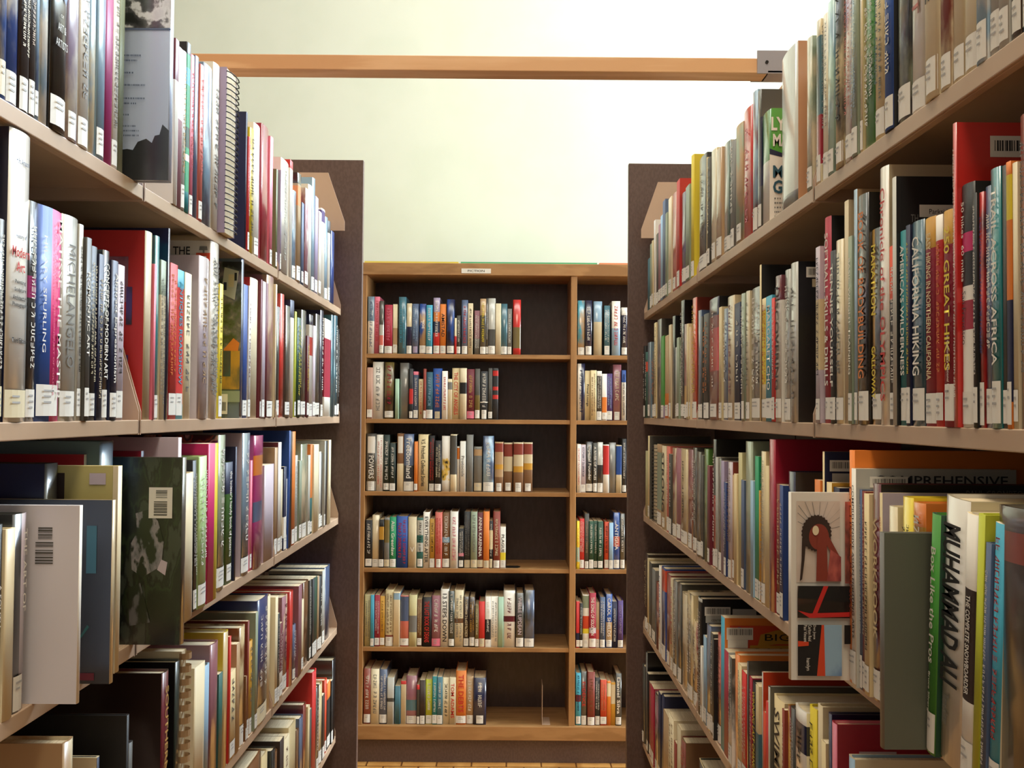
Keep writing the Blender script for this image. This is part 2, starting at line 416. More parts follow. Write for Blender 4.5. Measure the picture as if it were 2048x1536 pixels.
# ------------------------------------------------------------------ books
# each row: shelf, position along it (0.1 mm), thickness (0.1 mm), height (mm), how far it juts past the shelf front (mm),
# spine colour, options (b bands, t lettering, s label colour, c board colour, v split, k lean, P paperback, S spiral, g glossy jacket, x no label)
TABLE = """
L1 10545 128 300 -2 lg/bl s=cr
L1 10750 267 300 -2 w/bl g
L1 11003 224 290 -1 db t=cr
L1 11197 151 280 -2 db t=tn
L1 11322 85 290 -3 sl/lb P
L1 11466 188 300 -1 lb/w x g
L1 11777 422 310 3 bk t=w g id=artists |ART & ARTISTS
L1 12159 326 300 2 lv/w g
L1 12487 315 300 2 w g t=gy
L1 12821 188 290 -2 lb/cr x g
L1 13057 270 300 0 lb g
L1 13330 263 300 -1 mg x
L1 13574 209 290 -2 w t=gy
L1 13778 185 280 -2 sg x
L1 14292 170 290 48 bw x g c=bw id=comicback
L1 15879 187 259 3 w x P b=.75:1:mr
L1 16088 218 253 2 mv x P b=.55:1:w
L1 16301 194 255 2 lg t=mu
L1 16516 222 276 2 em b=.93:1:bk b=.75:.85:aq b=.5:.6:em b=.38:.5:dg b=.3:.34:w x b=0:.12:tl
L1 16842 190 268 -2 pk t=rd
L1 17051 213 273 -1 sl x g
L1 17272 216 266 1 sa t=rd
L1 17650 526 277 1 lb/sl x g
L1 18119 398 296 2 w t=gy x
L1 18651 651 300 22 lv S x id=spiralwhite
L1 20315 119 276 -2 nv P x
L1 20451 137 230 1 rd t=w
L1 20698 344 253 1 ye x g t=bk
L1 21143 533 273 0 w
L1 21945 680 292 -2 cm x g
L1 22445 306 283 0 pk s=w
L1 23025 149 226 -2 ol P
L1 23238 116 229 3 lv
L1 23724 843 262 2 w t=lg x g
L1 24409 321 280 0 w b=.93:1:rd x P
L1 24938 386 218 -1 sl/lb g
L1 25373 470 270 2 tn b=.9:1:bk b=.7:.88:or g
L1 25859 303 208 0 sl P
L1 26247 458 252 2 mv/w P
L1 26732 498 272 2 w x
L1 27321 390 304 0 lb g
L1 27741 435 263 -1 lv P
L1 28153 375 231 1 w P
L1 28757 599 249 0 w b=.85:.98:pu x
L1 29389 406 239 -2 lb g
L1 29785 372 235 -1 w b=.85:1:bk
L1 30250 544 212 2 bl x g
L2 10467 165 302 -3 tn x
L2 10627 142 211 -3 gb t=w s=cr g
L2 10940 470 311 1 w t=bk s=cr g c=nv id=modernart
L2 11293 223 243 -1 ch t=w g b=.56:.66:mg
L2 11714 605 244 0 bl v=.5:hp t=w ~ id=matisse
L2 12247 449 245 0 lg t=gy ~ g id=michel
L2 12540 122 241 -1 lg t=bk P
L2 12684 153 227 3 gb t=w P |ROMANTIC ART
L2 12980 216 221 -2 bk t=cr
L2 13180 172 214 -1 nv t=be P x
L2 13382 217 222 -2 bk t=w g |CONCEPTS OF MODERN ART
L2 13613 232 212 1 nv t=w |Abstract Expressionism
L2 13854 236 210 -1 lp t=bk P
L2 14926 296 274 -1 be x c=rd id=redart
L2 15127 92 230 1 pk P x
L2 15282 202 274 -1 tl s=w g
L2 15512 244 241 0 cr t=gy b=.78:1:sg P x
L2 15683 85 293 2 nv x P c=nv g
L2 16055 353 244 -2 rd t=or P
L2 16417 356 239 -3 aq b=.1:.88:rd t=aq P |ANTIQUES ROADSHOW
L2 16774 344 239 -2 cr t=gy P x
L2 17573 584 277 2 lp x t=tn c=lp g
L2 18228 530 313 1 w x t=gy g c=w id=thev
L2 18712 222 246 -2 ye t=bk P
L2 20159 215 313 -1 sl x c=sl g id=picback
L2 20441 336 266 -2 bl P s=w
L2 20710 188 267 0 w b=0:1:w P t=mr
L2 21225 666 288 -3 cr c=rd x
L2 21617 103 292 1 mr P
L2 21817 283 290 2 lp P
L2 22046 161 290 3 mr P x
L2 22482 696 310 1 mv/tn g
L2 22900 127 298 3 cr P x
L2 23458 262 253 -3 ch g
L2 23791 390 286 -1 rd x g
L2 24249 513 263 3 gb g
L2 24738 452 282 2 w b=.85:1:nv x
L2 25212 194 260 -1 lm P
L2 25537 443 247 3 dg t=ye
L2 26205 612 272 1 gb g
L2 26665 293 211 2 mr t=ye P
L2 27266 521 271 -1 w b=.6:.78:rd b=.9:1:nv g
L2 27703 339 246 -2 lp P
L2 28199 638 281 0 gb g
L2 28894 483 299 -2 nv t=w g
L2 29643 1002 281 -1 w b=.2:.8:cm x P
L2 30412 521 300 3 tq g x
L2 31187 537 306 -1 tq/gb g t=w
L2 31534 142 268 -3 gb P
L2 31731 238 271 -3 bk t=w P
L3 10700 113 206 -2 bk t=w |A SOUTH
L3 10870 213 200 2 cr x
L3 11140 313 213 -1 ch v=.5:lp t=w g id=artof
L3 11494 85 219 49 w x c=wb id=whiteback
L3 12354 115 218 53 be x c=ch g id=bluestick
L3 12599 362 260 -32 gb x g c=nv id=navygloss
L3 12868 161 256 40 cr x c=py id=yellowback
L3 13547 85 267 -32 w x c=cm
L3 13830 467 284 -13 sq x g c=sq
L3 14449 185 260 71 gb x g c=tree id=treebook
L3 14834 114 267 -3 nv P x c=cm
L3 15568 160 285 28 lp x c=lp id=lilacback
L3 16079 560 228 28 cr x k=1
L3 16800 204 245 17 bk t=w k=3
L3 17130 441 250 20 lgn t=w k=1
L3 17655 595 270 18 hp v=.62:ye x P
L3 18800 487 282 3 sg t=w c=multi g
L3 19509 529 229 -2 kg b=.74:1:nv t=w id=knit |the knitter's handy book of patterns
L3 19827 93 257 0 nv P x
L3 20587 611 282 2 sq t=w c=lp g
L3 21059 161 225 -1 pk P
L3 21557 820 275 3 mg x c=mg g b=.7:.85:or b=.35:.5:sl
L3 22564 895 209 0 lp x P
L3 23325 289 244 -2 tn P
L3 23637 323 255 -1 w P c=mr
L3 23987 168 191 -3 cr P
L3 24215 272 196 0 nv P b=.15:.4:w
L3 24427 139 166 -2 w P
L3 24570 133 280 2 bl x P
L3 24738 189 278 2 bk P x
L3 25130 353 277 0 or P
L3 25608 280 217 -3 lg P t=gy
L3 26038 311 202 -1 sg P
L3 26629 858 242 -2 cr/sg g
L3 27208 285 211 -2 lg P
L3 27495 276 239 -2 or b=0:.4:tl P
L3 27987 694 237 2 cr P x
L3 28760 291 214 -2 w P
L3 29045 266 209 -3 gb P
L3 29271 171 243 3 lg P
L3 29632 360 242 0 bk P x
L3 30015 390 244 3 cr P x
L4 12010 287 280 19 cr/tn x g c=tn
L4 12789 85 235 22 nv x c=be
L4 13250 85 273 41 bk x c=bk
L4 13899 150 218 22 gb x c=bk
L4 15623 308 269 11 mr x t=gd c=db g |SOUTHERN QUILTS
L4 16284 249 269 8 dgg x c=bk g
L4 16525 218 280 18 cr S x id=scissor
L4 16725 170 178 -10 lp/mr t=w
L4 17611 597 231 2 cr x P
L4 18083 334 219 2 lb x
L4 18505 496 248 3 mv x g
L4 19021 258 181 -1 gt x P
L4 19317 319 251 1 ct c=ye x g
L4 19536 105 237 2 rd P x
L4 19793 396 167 1 ct t=gy P
L4 20120 244 211 2 tn P x
L4 20549 444 235 0 br/ct g
L4 20821 85 130 1 br P
L4 20935 129 238 1 rb P
L4 21257 329 191 -1 mu t=gy
L4 21536 216 244 3 sg P
L4 22132 962 264 3 bd t=w g s=cr id=bigblue
L4 22860 480 254 -3 cr x
L4 23368 263 244 3 cr P
L4 23611 209 201 3 bk P t=w
L4 23973 314 172 1 mr b=.0:.35:w P t=w
L4 24589 595 224 -3 ct/mv t=mr
L4 25085 384 227 2 rd x g
L4 25631 326 135 -2 sl/mv t=w
L4 26005 408 226 3 mv P x
L4 26430 250 182 1 cr P
L4 27115 703 217 -3 br g x
L4 27603 259 213 -2 gb t=w P
L4 27876 272 213 1 ch P
L4 28236 434 211 0 dg P
L4 28580 241 207 1 tn P
L4 28896 377 204 3 bk t=w
L4 29549 403 209 -2 lg P
L4 30319 846 210 -3 sl g x
L5 21209 1921 272 3 br g x
L5 22734 610 244 -3 ct g x
L5 23366 371 233 2 bk x g
L5 23744 372 216 -2 br x g c=br
L5 24143 412 231 2 db P
L5 24666 619 219 2 cr P t=mr
L5 25408 852 230 2 ct x g
L5 26101 280 193 0 br g
L5 26475 454 214 2 sl x g
L5 27101 376 230 -2 rb g
L5 27425 258 215 1 ct P
L5 27793 279 196 -1 gb P
L5 28216 555 288 2 rd c=rd x
L5 28718 435 232 2 gb t=w g
L5 29294 444 225 0 ct g
L5 29695 344 183 0 db P
L5 30253 354 212 -3 ro
L5 30693 512 194 -3 or b=0:.75:ch P
L5 31089 266 188 1 bk P
L5 31490 521 242 0 bk x g c=bk
C1 -5954 272 246 2 w b=.57:1:sq x t=sl g
C1 -5703 216 246 -2 pk t=rd x
C1 -5495 186 227 2 gb b=.15:.35:sa b=.35:.55:lg g
C1 -5204 338 211 -3 cm t=pk
C1 -4918 196 214 2 cr b=.17:.52:tn P
C1 -4605 313 245 0 tq t=aq x g
C1 -4314 218 218 2 be b=0:.54:nv g
C1 -4048 286 216 -2 sl t=lb s=lv g
C1 -3731 276 216 3 bl/tn t=w g |JOE
C1 -3449 258 211 -2 aq t=w
C1 -3138 276 243 2 rd b=.38:.58:nv b=.58:.75:or b=.75:1:lv t=w g
C1 -2860 258 216 0 or t=bk |AMISTAD
C1 -2533 326 236 2 bl/nv x g s=w
C1 -2321 85 156 2 cr b=0:.5:rd P x
C1 -2191 161 167 -1 gb t=w
C1 -1930 267 234 0 sl t=rd g
C1 -1686 209 220 -2 be x P t=bk
C1 -1394 230 189 -2 mv b=0:.36:gy P x t=w
C1 -1146 248 240 0 gb b=.7:1:tn t=ye g
C1 -972 85 242 0 gb t=w g
C1 -768 309 242 1 lg b=.14:.45:gb g
C1 -491 231 220 -1 cr x P
C1 -235 258 219 0 tq g
C1 -2 182 198 0 gy t=w P
C1 311 330 237 -2 rd b=.12:.5:kh x g c=rd
C1 3079 299 236 -1 aq/tn g
C1 3393 283 236 3 nv t=w g
C1 3790 362 233 1 cr b=.62:1:lb x g
C1 4186 249 215 -1 tq t=w g P
C1 4565 359 234 0 w b=0:.5:lb x t=rd g
C1 4926 239 207 -1 nv b=.84:1:w t=w g
C2 -5973 233 220 2 ps P
C2 -5624 451 244 0 w t=gy x
C2 -5142 402 243 2 db/kh t=cm g
C2 -4799 164 172 1 mt x P
C2 -4501 370 241 -3 gy x g
C2 -4203 156 216 2 ch b=.3:.6:rd P
C2 -4005 211 204 2 sl t=w b=.93:1:pk P
C2 -3783 187 172 0 ct t=rd x P
C2 -3619 113 216 1 rb P t=rd
C2 -3416 273 202 -1 pt t=lb
C2 -3075 375 218 -2 bl t=or s=be
C2 -2761 234 207 -1 w t=rd x P
C2 -2545 179 173 -3 cr b=.74:.92:gy x P
C2 -2283 320 220 3 ct t=rd x |THE CITY OF ANGELS
C2 -1971 289 220 2 cr b=.5:.72:bk x
C2 -1649 335 216 3 mr t=gd s=pk
C2 -1361 211 218 1 gb b=0:.48:kh
C2 -1073 336 207 0 ch t=w b=.35:.37:w
C2 -808 164 221 2 gb P
C2 -592 234 221 -2 ch b=.85:.95:rd b=.57:.64:rd b=.4:.48:rd x=0
C2 3085 310 243 -2 w v=.5:nv t=nv x g
C2 3362 230 213 -1 ct t=bk x |Primal Lounge
C2 3612 255 215 -2 ct t=br x P
C2 3859 209 212 1 gb b=.9:1:w t=w P
C2 4083 209 200 3 w b=.17:.5:or P
C2 4308 226 201 0 pu t=lb P
C2 4629 351 240 -2 mv t=cr g
C2 4910 176 216 -1 w b=.76:1:bl x P t=bk
C3 -5877 425 246 1 gb t=w q g |POWERS
C3 -5514 288 241 1 w x t=sa
C3 -5228 268 241 -1 dgg t=w
C3 -4963 238 206 -1 dgg t=w P
C3 -4635 280 247 2 cr b=.48:1:br q x
C3 -4271 416 245 -1 sl t=w b=.1:.45:ch g |Freedomland
C3 -3964 140 213 -1 or P
C3 -3655 421 244 3 ct t=bk x |V.S. Pritchett Collected Stories
C3 -3289 241 239 -1 bk t=rd
C3 -3020 265 218 2 bk t=cr
C3 -2688 350 238 -1 w b=.2:.6:yb x
C3 -2359 265 245 -2 cr b=.3:.98:gb x
C3 -2157 109 193 1 w b=.72:.97:or x P
C3 -1960 242 216 -1 w x t=gy P |Protocols
C3 -1665 280 244 1 gy s=gy x
C3 -1313 351 193 -3 gy s=be b=.8:.94:tn
C3 -865 452 239 3 lb/sl t=w g
C3 -412 358 214 1 tn b=.8:.97:rb b=0:.3:kb b=.45:.55:mu
C3 -19 382 211 -2 be b=.72:.97:rb b=0:.42:kb
C3 414 421 213 -2 be b=.75:.97:rb b=0:.4:kb b=.4:.52:mu
C3 831 382 213 2 be b=.76:.97:rb b=0:.45:kb b=.45:.58:mu
C3 3008 157 207 -3 w t=rd P x
C3 3197 208 205 -1 lp t=nv P
C3 3453 289 218 1 ch t=w g |Imperial Founder
C3 3696 180 213 1 gb t=w |A RIVER OF APPLES
C3 3913 234 216 2 ch b=.55:1:lg g
C3 4164 251 206 0 w b=.38:.98:rd x
C3 4442 292 215 1 gy x g
C3 4713 237 204 0 cr b=.38:.98:bl x P
C3 4945 171 231 2 ch t=w
C4 -5949 281 202 -3 bk t=w P
C4 -5654 296 223 2 be g
C4 -5401 195 205 -1 bk b=.58:.85:mu P
C4 -5174 221 213 2 gy b=.5:.95:kh s=be
C4 -4913 266 216 -1 em t=w id=green |Alan Greenlaw
C4 -4523 478 219 -3 bl x t=rd
C4 -4086 352 217 -3 be x t=w |V
C4 -3760 252 213 -2 gt b=.65:.95:lg b=.32:.5:lg t=bk
C4 -3487 275 237 2 w t=bk x |EVERYTHING AFTER
C4 -3237 203 209 -2 mu t=bk P
C4 -2965 298 237 0 sa t=rd
C4 -2650 316 235 -2 br t=w b=.46:.56:lb
C4 -2306 334 241 3 w t=pk x
C4 -2001 208 169 3 bk t=w b=.3:.38:pk P
C4 -1740 282 241 -1 ch t=gy s=be
C4 -1456 274 241 2 sg t=gy s=be
C4 -1187 249 237 -2 mr t=w s=be |ANNA KARENINA
C4 -928 256 242 2 or s=be
C4 -726 134 203 1 bk b=.4:.8:ct P t=w s=be
C4 -490 295 242 1 rb t=cr
C4 -219 232 177 1 w b=.2:.38:ye P t=bk |PLAGUE
C4 2988 117 204 -1 ye b=.15:.45:mt P x t=rd
C4 3157 207 214 2 rd t=w s=w
C4 3361 187 236 -1 gb t=tn
C4 3556 189 204 2 dg t=w P
C4 3741 168 205 0 dg t=w P
C4 3942 221 204 -3 dg t=w P
C4 4208 189 201 3 ro t=bk
C4 4399 171 198 2 lb P
C4 4633 271 241 1 bl t=w g b=.4:.58:sa |ANTIGUA
C4 4886 194 237 -1 gb g t=w
C5 -5961 257 219 2 kc x t=gy
C5 -5753 145 219 -1 aq P
C5 -5553 216 218 1 cm t=w P
C5 -5334 198 213 2 mu P t=br
C5 -5037 333 240 2 ct t=br b=.06:.2:rb
C5 -4722 274 231 1 cr b=.86:.98:lb x P
C5 -4386 360 216 1 sa b=.5:.98:sl g
C5 -4029 333 219 3 kc x b=.28:.6:gy
C5 -3750 203 201 -3 br t=ct P
C5 -3436 387 210 0 bk t=rd x |THE LAST BOOK OF DEANS
C5 -3040 372 217 1 mv s=pk t=w
C5 -2675 343 245 -2 w t=bk x |13 STEPS DOWN
C5 -2381 230 237 2 dgg t=w g
C5 -2071 378 241 1 cr x t=gy b=.42:.5:br
C5 -1756 238 213 3 db t=cr g
C5 -1506 249 212 0 db t=mu g
C5 -1301 147 178 2 kh t=cr P
C5 -1088 265 194 1 rd s=be
C5 -834 229 215 1 w b=.15:.55:bk t=w P
C5 -558 309 215 0 w t=gy x P
C5 -285 223 214 -1 mt x P
C5 77 488 241 1 w x b=.45:.55:mr t=mr g
C5 524 315 231 -1 gb t=lp g |WELLE UPDEAN
C5 928 423 243 1 gb/sl g
C5 3001 143 197 -1 rd b=.17:.32:nv P
C5 3136 113 190 -3 bk t=w P
C5 3339 280 225 -1 w b=.27:.36:ye b=.36:.6:ro b=.75:.98:sg
C5 3625 278 233 -2 cm t=w b=.27:.37:lp |THE SONG OF SOLOMON
C5 3847 144 192 -2 tn b=.1:.4:sa P
C5 4047 216 216 -2 sl t=w
C5 4333 270 228 -2 bl t=w b=.12:.48:tn g id=shields ~ |CAROL SHIELDS
C5 4571 189 197 1 nv t=w P x
C5 4817 225 201 0 pu t=lv
C6 -5940 299 234 -1 rb g t=w
C6 -5605 359 232 3 cr t=gy x g
C6 -5258 321 231 -2 sl t=w g
C6 -4944 286 197 -2 lg b=.48:.56:gb x P
C6 -4642 236 161 -1 tq P x
C6 -4399 218 182 1 cr b=.92:1:rd x P
C6 -4056 445 204 -3 mv g b=.28:.5:tq
C6 -3767 119 167 -2 gb b=.88:1:rd P
C6 -3584 234 187 -3 db P
C6 -3313 282 190 -2 lm t=w P
C6 -3067 198 203 -3 tl t=w P
C6 -2851 220 201 -1 tq t=w P
C6 -2592 282 197 1 cr t=bk x P
C6 -2308 272 199 3 cr t=rd x P |TOM ADAMS
C6 -1952 427 227 -2 or t=rd |THE DEBTS
C6 -1577 310 203 3 tn t=w
C6 -1149 532 198 3 nv t=w g
C6 3037 215 221 2 aq b=.45:.58:mr t=nv
C6 3275 246 227 1 gb t=rd g |EVIDENCE
C6 3579 311 226 -2 rb t=br
C6 3859 222 201 -2 ch t=w
C6 4107 259 193 0 ro t=tn P
C6 4333 156 188 -1 or b=.65:.95:cr P x
C6 4517 187 182 2 mu b=.5:.95:be P x
C6 4748 249 220 -3 gb t=w g |Daniel Silva
R1 8482 233 280 -2 tq g
R1 8694 176 290 -2 db g
R1 8883 188 270 0 lg
R1 9078 189 280 -2 lg/sl
R1 9287 215 270 1 lb/w t=gy
R1 9541 280 280 -1 cr b=.35:1:mu
R1 9809 242 290 -1 cr t=bk ~ |KAHN
R1 10061 248 290 1 cr/rb
R1 10367 349 290 3 cr t=bk |PICTURE
R1 10831 363 290 -2 w t=rb g |DIGEST
R1 11204 369 290 -1 sg/ch g
R1 11532 274 280 3 bl t=w c=bk
R1 11958 308 280 -2 ct t=pt
R1 12305 372 280 -3 gr x g t=w
R1 12550 103 270 -2 ct g
R1 12718 219 280 2 sg t=lb g
R1 12973 279 270 1 mv/w g t=sa
R1 13288 337 290 3 gb/ct t=bk
R1 13714 337 237 0 mt/tq g
R1 14039 300 232 -3 cr g t=gy
R1 14298 204 233 -1 cr b=.12:.42:cm b=.42:.9:tq g
R1 14676 255 222 1 cr/sg g
R1 15835 906 245 -1 lg b=0:.08:gy c=sf g x id=tancover
R1 17281 577 190 -2 gr b=0:.55:w c=green2 g x id=limebook
R1 17702 251 241 -1 gb b=.3:.8:nv g
R1 18008 346 249 0 mr/lb g
R1 18606 689 236 -1 rd t=pk x g
R1 19265 616 225 0 tn/sg
R1 19919 491 211 -2 gy t=w
R1 20475 607 223 -3 lg v=.6:dg g
R1 21060 548 225 2 tn g
R1 21628 575 238 1 cr g
R1 22210 384 236 0 gb t=cr
R1 22452 85 244 -2 ct
R1 22966 929 258 -1 ch t=gy g
R1 24202 368 292 0 ye c=ye
R1 24658 529 230 2 sg P
R1 25432 584 229 0 gb/pu g
R1 25967 471 274 3 rd c=rd P
R1 26823 715 258 0 sa g
R1 27625 552 264 -2 cr P
R1 28082 347 231 1 sg P
R1 28507 488 275 1 sl P
R1 28951 387 241 1 lb P
R1 29362 422 223 1 mv P
R1 30063 392 209 -3 gb P
R1 30423 314 255 0 w P
R1 30738 302 200 2 ct P
R1 31372 365 200 -2 sg P
R1 31888 502 163 -3 tq P x
R2 8533 253 266 -2 rb t=gy g x id=brick
R2 8708 85 228 -1 cr P
R2 8800 85 231 0 or b=.1:.48:nv b=.78:.95:ye P
R2 8892 85 230 -1 gb P
R2 9034 184 231 1 tl t=w g |TRAIL ACROSS AFRICA
R2 9207 149 219 -2 sl t=w g
R2 9331 85 216 -1 bk/rd t=bl P g
R2 9423 85 217 1 bk t=w P
R2 9611 277 230 0 w b=.58:1:bk b=.4:.52:cm b=.08:.14:bk b=.72:.8:hp t=bk id=fifty
R2 9799 85 293 3 rd c=rd x t=w g id=redtall
R2 9965 233 212 3 cm b=.84:1:mu t=ye id=hikes |250 GREAT HIKES
R2 10272 167 213 -1 rd t=or b=.88:1:w
R2 10499 273 215 -1 cm b=.85:1:mu t=ct |EASY HIKING IN NORTHERN CALIFORNIA
R2 10808 331 217 0 pt t=w g id=calhik |CALIFORNIA HIKING
R2 11037 113 217 0 nv t=ye P
R2 11204 206 214 -1 tl t=w |AMERICA'S WILDERNESS
R2 11372 116 277 2 lg c=bk x P id=parkside
R2 11532 190 203 -2 ch b=.7:1:ro t=w P
R2 11769 272 298 0 w t=rd c=be x g id=chron |Chronicle of the OLYMPICS
R2 12081 338 232 -2 mu v=.5:ch t=ye g id=marathon |MARATHON    GALLOWAY
R2 12441 368 280 2 bk t=or c=bk g |BOOK OF BODYBUILDING
R2 12696 126 292 1 lb c=tn g
R2 12833 135 236 3 sg t=w P |BASIC WEIGHT TRAINING
R2 13114 159 287 -2 be x P
R2 13348 294 240 1 cr t=gy g
R2 13611 219 230 1 ch t=w |TENNIS YOURSELF
R2 13962 284 282 -3 cm t=w c=bk |SOFTBALL SKILLS & DRILLS
R2 14208 194 245 2 lp b=.3:.7:ct t=nv P
R2 15465 385 241 2 lg x t=gy g c=bk id=silver
R2 15996 317 238 -3 lg/gy t=w g
R2 16339 355 233 3 w b=.83:.99:mr t=bk g |DISCOVERING
R2 16622 197 201 2 rd t=w P
R2 16928 400 208 1 aq t=w P ~ id=cho |MARGARET CHO
R2 17284 298 208 0 ct b=.3:.9:ye t=rd P
R2 17579 121 269 -1 ct c=bk x P
R2 18023 754 235 -3 gb/gy g t=w
R2 18545 278 235 0 be t=gy g
R2 18839 297 234 2 sg t=w g
R2 19406 519 223 -2 nv t=w P
R2 19987 628 242 0 be t=mv g
R2 20500 385 223 -1 sl t=w g
R2 20841 282 230 1 ct P
R2 21505 1033 255 3 rb b=.4:.75:rd b=.85:1:nv t=w c=bk g
R2 22413 596 231 2 gb t=or
R2 22971 173 231 -1 gb P
R2 23247 366 247 0 sl g
R2 24093 545 285 -3 ro t=ye c=rb g
R2 24434 123 220 0 be P
R2 24640 276 229 2 ct P
R2 24991 411 231 2 rb b=.12:.35:mu g
R2 25747 474 297 -3 ch t=w c=bk g
R2 26169 356 207 0 sg P
R2 26600 236 185 -3 lg P
R2 26941 431 269 0 dgg c=bk g x
R2 27345 363 250 2 be P
R2 28077 615 227 -1 tn b=0:.3:or P
R2 28656 529 230 2 gr b=0:.15:lv P
R2 29354 854 282 3 gy x g c=gb
R2 30095 434 280 2 ct P t=bk
R2 30827 547 201 -2 gb t=or
R2 31460 704 231 3 sq g
R2 32040 443 205 3 gt b=.7:.85:ro t=w x
R2 32509 481 227 3 bk t=w
R3 8215 561 246 27 db/gb g b=.82:.92:rb x id=darkfront
R3 8592 178 231 27 aq t=rd c=cr k=4
R3 8738 99 213 29 sl t=w k=4 x
R3 8856 123 236 30 lm x k=4
R3 9041 233 234 30 w b=.3:.72:db t=w k=4 c=ct id=snow |THE COMPLETE SNOWBOARDER
R3 9411 492 244 28 w t=bk k=4 c=cr x g id=ali ~ |MUHAMMAD ALI
R3 9763 198 227 31 gr t=w k=4 c=dg id=box |Box Like the Pros
R3 9930 121 206 70 gy c=gg x id=graybook
R3 10155 314 233 26 or t=w g b=.3:.9:mu c=or
R3 10458 278 236 25 ye t=bk g c=ye
R3 10854 235 223 25 cr x g c=cr
R3 11284 85 234 21 ct t=or P c=lp
R3 11558 244 242 17 mr t=ct c=bk g id=crompton |WORKBOOK
R3 11769 164 229 20 ct t=bk P
R3 11915 113 231 18 rb P t=cr
R3 12021 85 232 18 sl P t=w
R3 12146 153 256 22 w t=bk c=lg P id=comp |COMPREHENSIVE ASIAN FIGHTING ARTS
R3 12323 187 277 19 or t=rb c=or |CYCLIST'S TRAINING
R3 12482 118 225 89 w x c=w id=bikebook
R3 13503 252 224 -1 nv P c=nv
R3 13747 221 229 1 ct c=mu P x
R3 14090 85 269 -2 ct c=nv P x id=navybar
R3 14270 261 229 1 or P x
R3 15786 372 232 -3 nv x g c=gb
R3 16081 203 209 3 bd t=w P
R3 16444 256 208 -2 rb t=ct P
R3 16767 375 279 2 cm x c=cm g
R3 17101 278 234 0 ct P x
R3 17401 308 257 0 ct g t=gy
R3 17628 131 189 -1 mu P
R3 17836 271 247 -1 em P
R3 18082 207 203 2 lb P x
R3 18471 556 271 0 sg x g
R3 18878 243 199 0 sl P
R3 19159 305 248 -2 kc P x
R3 19437 237 207 1 ct P x
R3 19750 159 203 -2 tn P
R3 20039 404 227 0 lp c=rb t=br g
R3 20368 240 185 1 bd P t=w
R3 20644 299 226 0 lv P x
R3 20953 304 230 0 gb g
R3 21230 237 231 0 lg P
R3 21632 339 267 -2 bk b=0:.56:rd c=bk t=w g
R3 21945 273 210 3 mr P
R3 22398 462 244 1 lf x g
R3 22769 266 229 1 gb P
R3 23158 496 235 3 gb g
R3 23833 483 242 0 gb t=w g
R3 24463 763 236 -1 mv/rb g
R3 25361 1018 234 -1 ct t=bk g
R3 26192 630 233 -1 mv
R3 26839 651 231 -1 rb/be g
R3 27403 462 213 -1 gb t=w P
R3 27918 555 232 -2 sa t=w
R3 28603 800 231 0 be t=bk |STRONG
R3 29575 878 233 -1 tn b=.2:.9:sg
R3 30642 1242 228 -1 ch S x id=coil
R3 31453 367 253 1 ct P c=gb
R3 32090 519 204 -1 kc P x
R4 12268 213 267 22 lb x c=cr g
R4 13227 203 279 12 pk x c=cm g id=crimson
R4 13802 142 274 -1 nv x c=nv g
R4 13977 194 231 2 ct P
R4 14291 219 271 -2 be x
R4 14651 342 258 -2 ye t=bk x
R4 15111 565 244 3 w b=.75:.92:nv t=bk g x
R4 15697 224 228 -3 gb t=w g
R4 15876 121 226 -3 rb/mu g
R4 16012 137 216 2 rb P t=w
R4 16548 629 218 -3 ct t=bk x |SWIMMING
R4 16929 119 227 1 lg x c=gb g
R4 17081 171 198 0 rd P
R4 17338 178 173 -2 ro P
R4 17476 85 237 -2 lg P c=ro g x
R4 17635 218 210 3 ct b=.1:.62:tq P x
R4 18036 332 205 -1 bk t=ye |WINNING LAST CHANCE
R4 18314 208 207 -2 cm P t=w
R4 18478 106 230 0 gb x c=gb g
R4 18708 340 206 1 rd t=w P
R4 19153 304 209 -1 ct P t=gy
R4 19490 355 221 -2 or x c=or g
R4 19828 309 207 2 gb/w P t=w
R4 20365 393 207 -2 cm x c=lg P
R4 20742 347 266 -3 aq x c=or P id=bigbook
R4 21124 403 223 -3 sa/rb t=bk g
R4 21387 109 207 3 bk P
R4 21720 280 212 0 gb t=w P
R4 22087 442 222 1 sl/gb g
R4 22475 319 189 0 lb P
R4 22738 193 161 3 w P
R4 23204 453 260 -1 bk c=bk x b=.97:1:lg id=blackbar t=w
R4 23755 458 196 -1 rb/ct g t=w
R4 24366 749 250 1 ct/gb t=w g
R4 25351 685 232 -3 be x g
R4 25969 537 247 -1 gb g
R4 26508 527 245 2 gy g t=w
R4 27040 365 241 0 be P t=rd
R4 27684 706 243 0 mv/rb g
R4 28396 703 250 3 bl b=.75:.98:ro g
R4 29141 344 243 0 w P t=bl
R4 29625 611 188 1 rb x g
R4 30455 681 214 -1 gy P
R4 31229 533 223 -2 gb P
R4 31672 339 228 -1 ct P
R4 32286 655 235 -2 db g t=ct
R5 22724 1411 251 -3 dgg x c=ct g
R5 25369 601 231 -1 rb t=ro c=kb g
R5 25956 559 244 -2 be P
R5 26409 333 192 0 rb P
R5 27006 848 240 1 cr P t=br
R5 27863 851 223 2 tn P x
R5 28506 421 254 2 nv c=nv x
R5 29207 466 242 -1 nv P
R5 29788 682 223 1 mv/gb g
R5 30445 618 226 2 cm P
R5 31152 345 220 -1 rb P c=cr
R5 31508 354 239 2 bk P c=bk
R5 32110 299 289 -2 gy x c=bk g
R5 32508 483 238 3 gb g
"""
PHRASE = {}
for k, nm in enumerate(SHN):
    PHRASE['L%d' % (k+1)] = '%s left shelf' % nm
    PHRASE['R%d' % (k+1)] = '%s right shelf' % nm
ROWN = ['top', 'second', 'third', 'fourth', 'fifth', 'bottom']

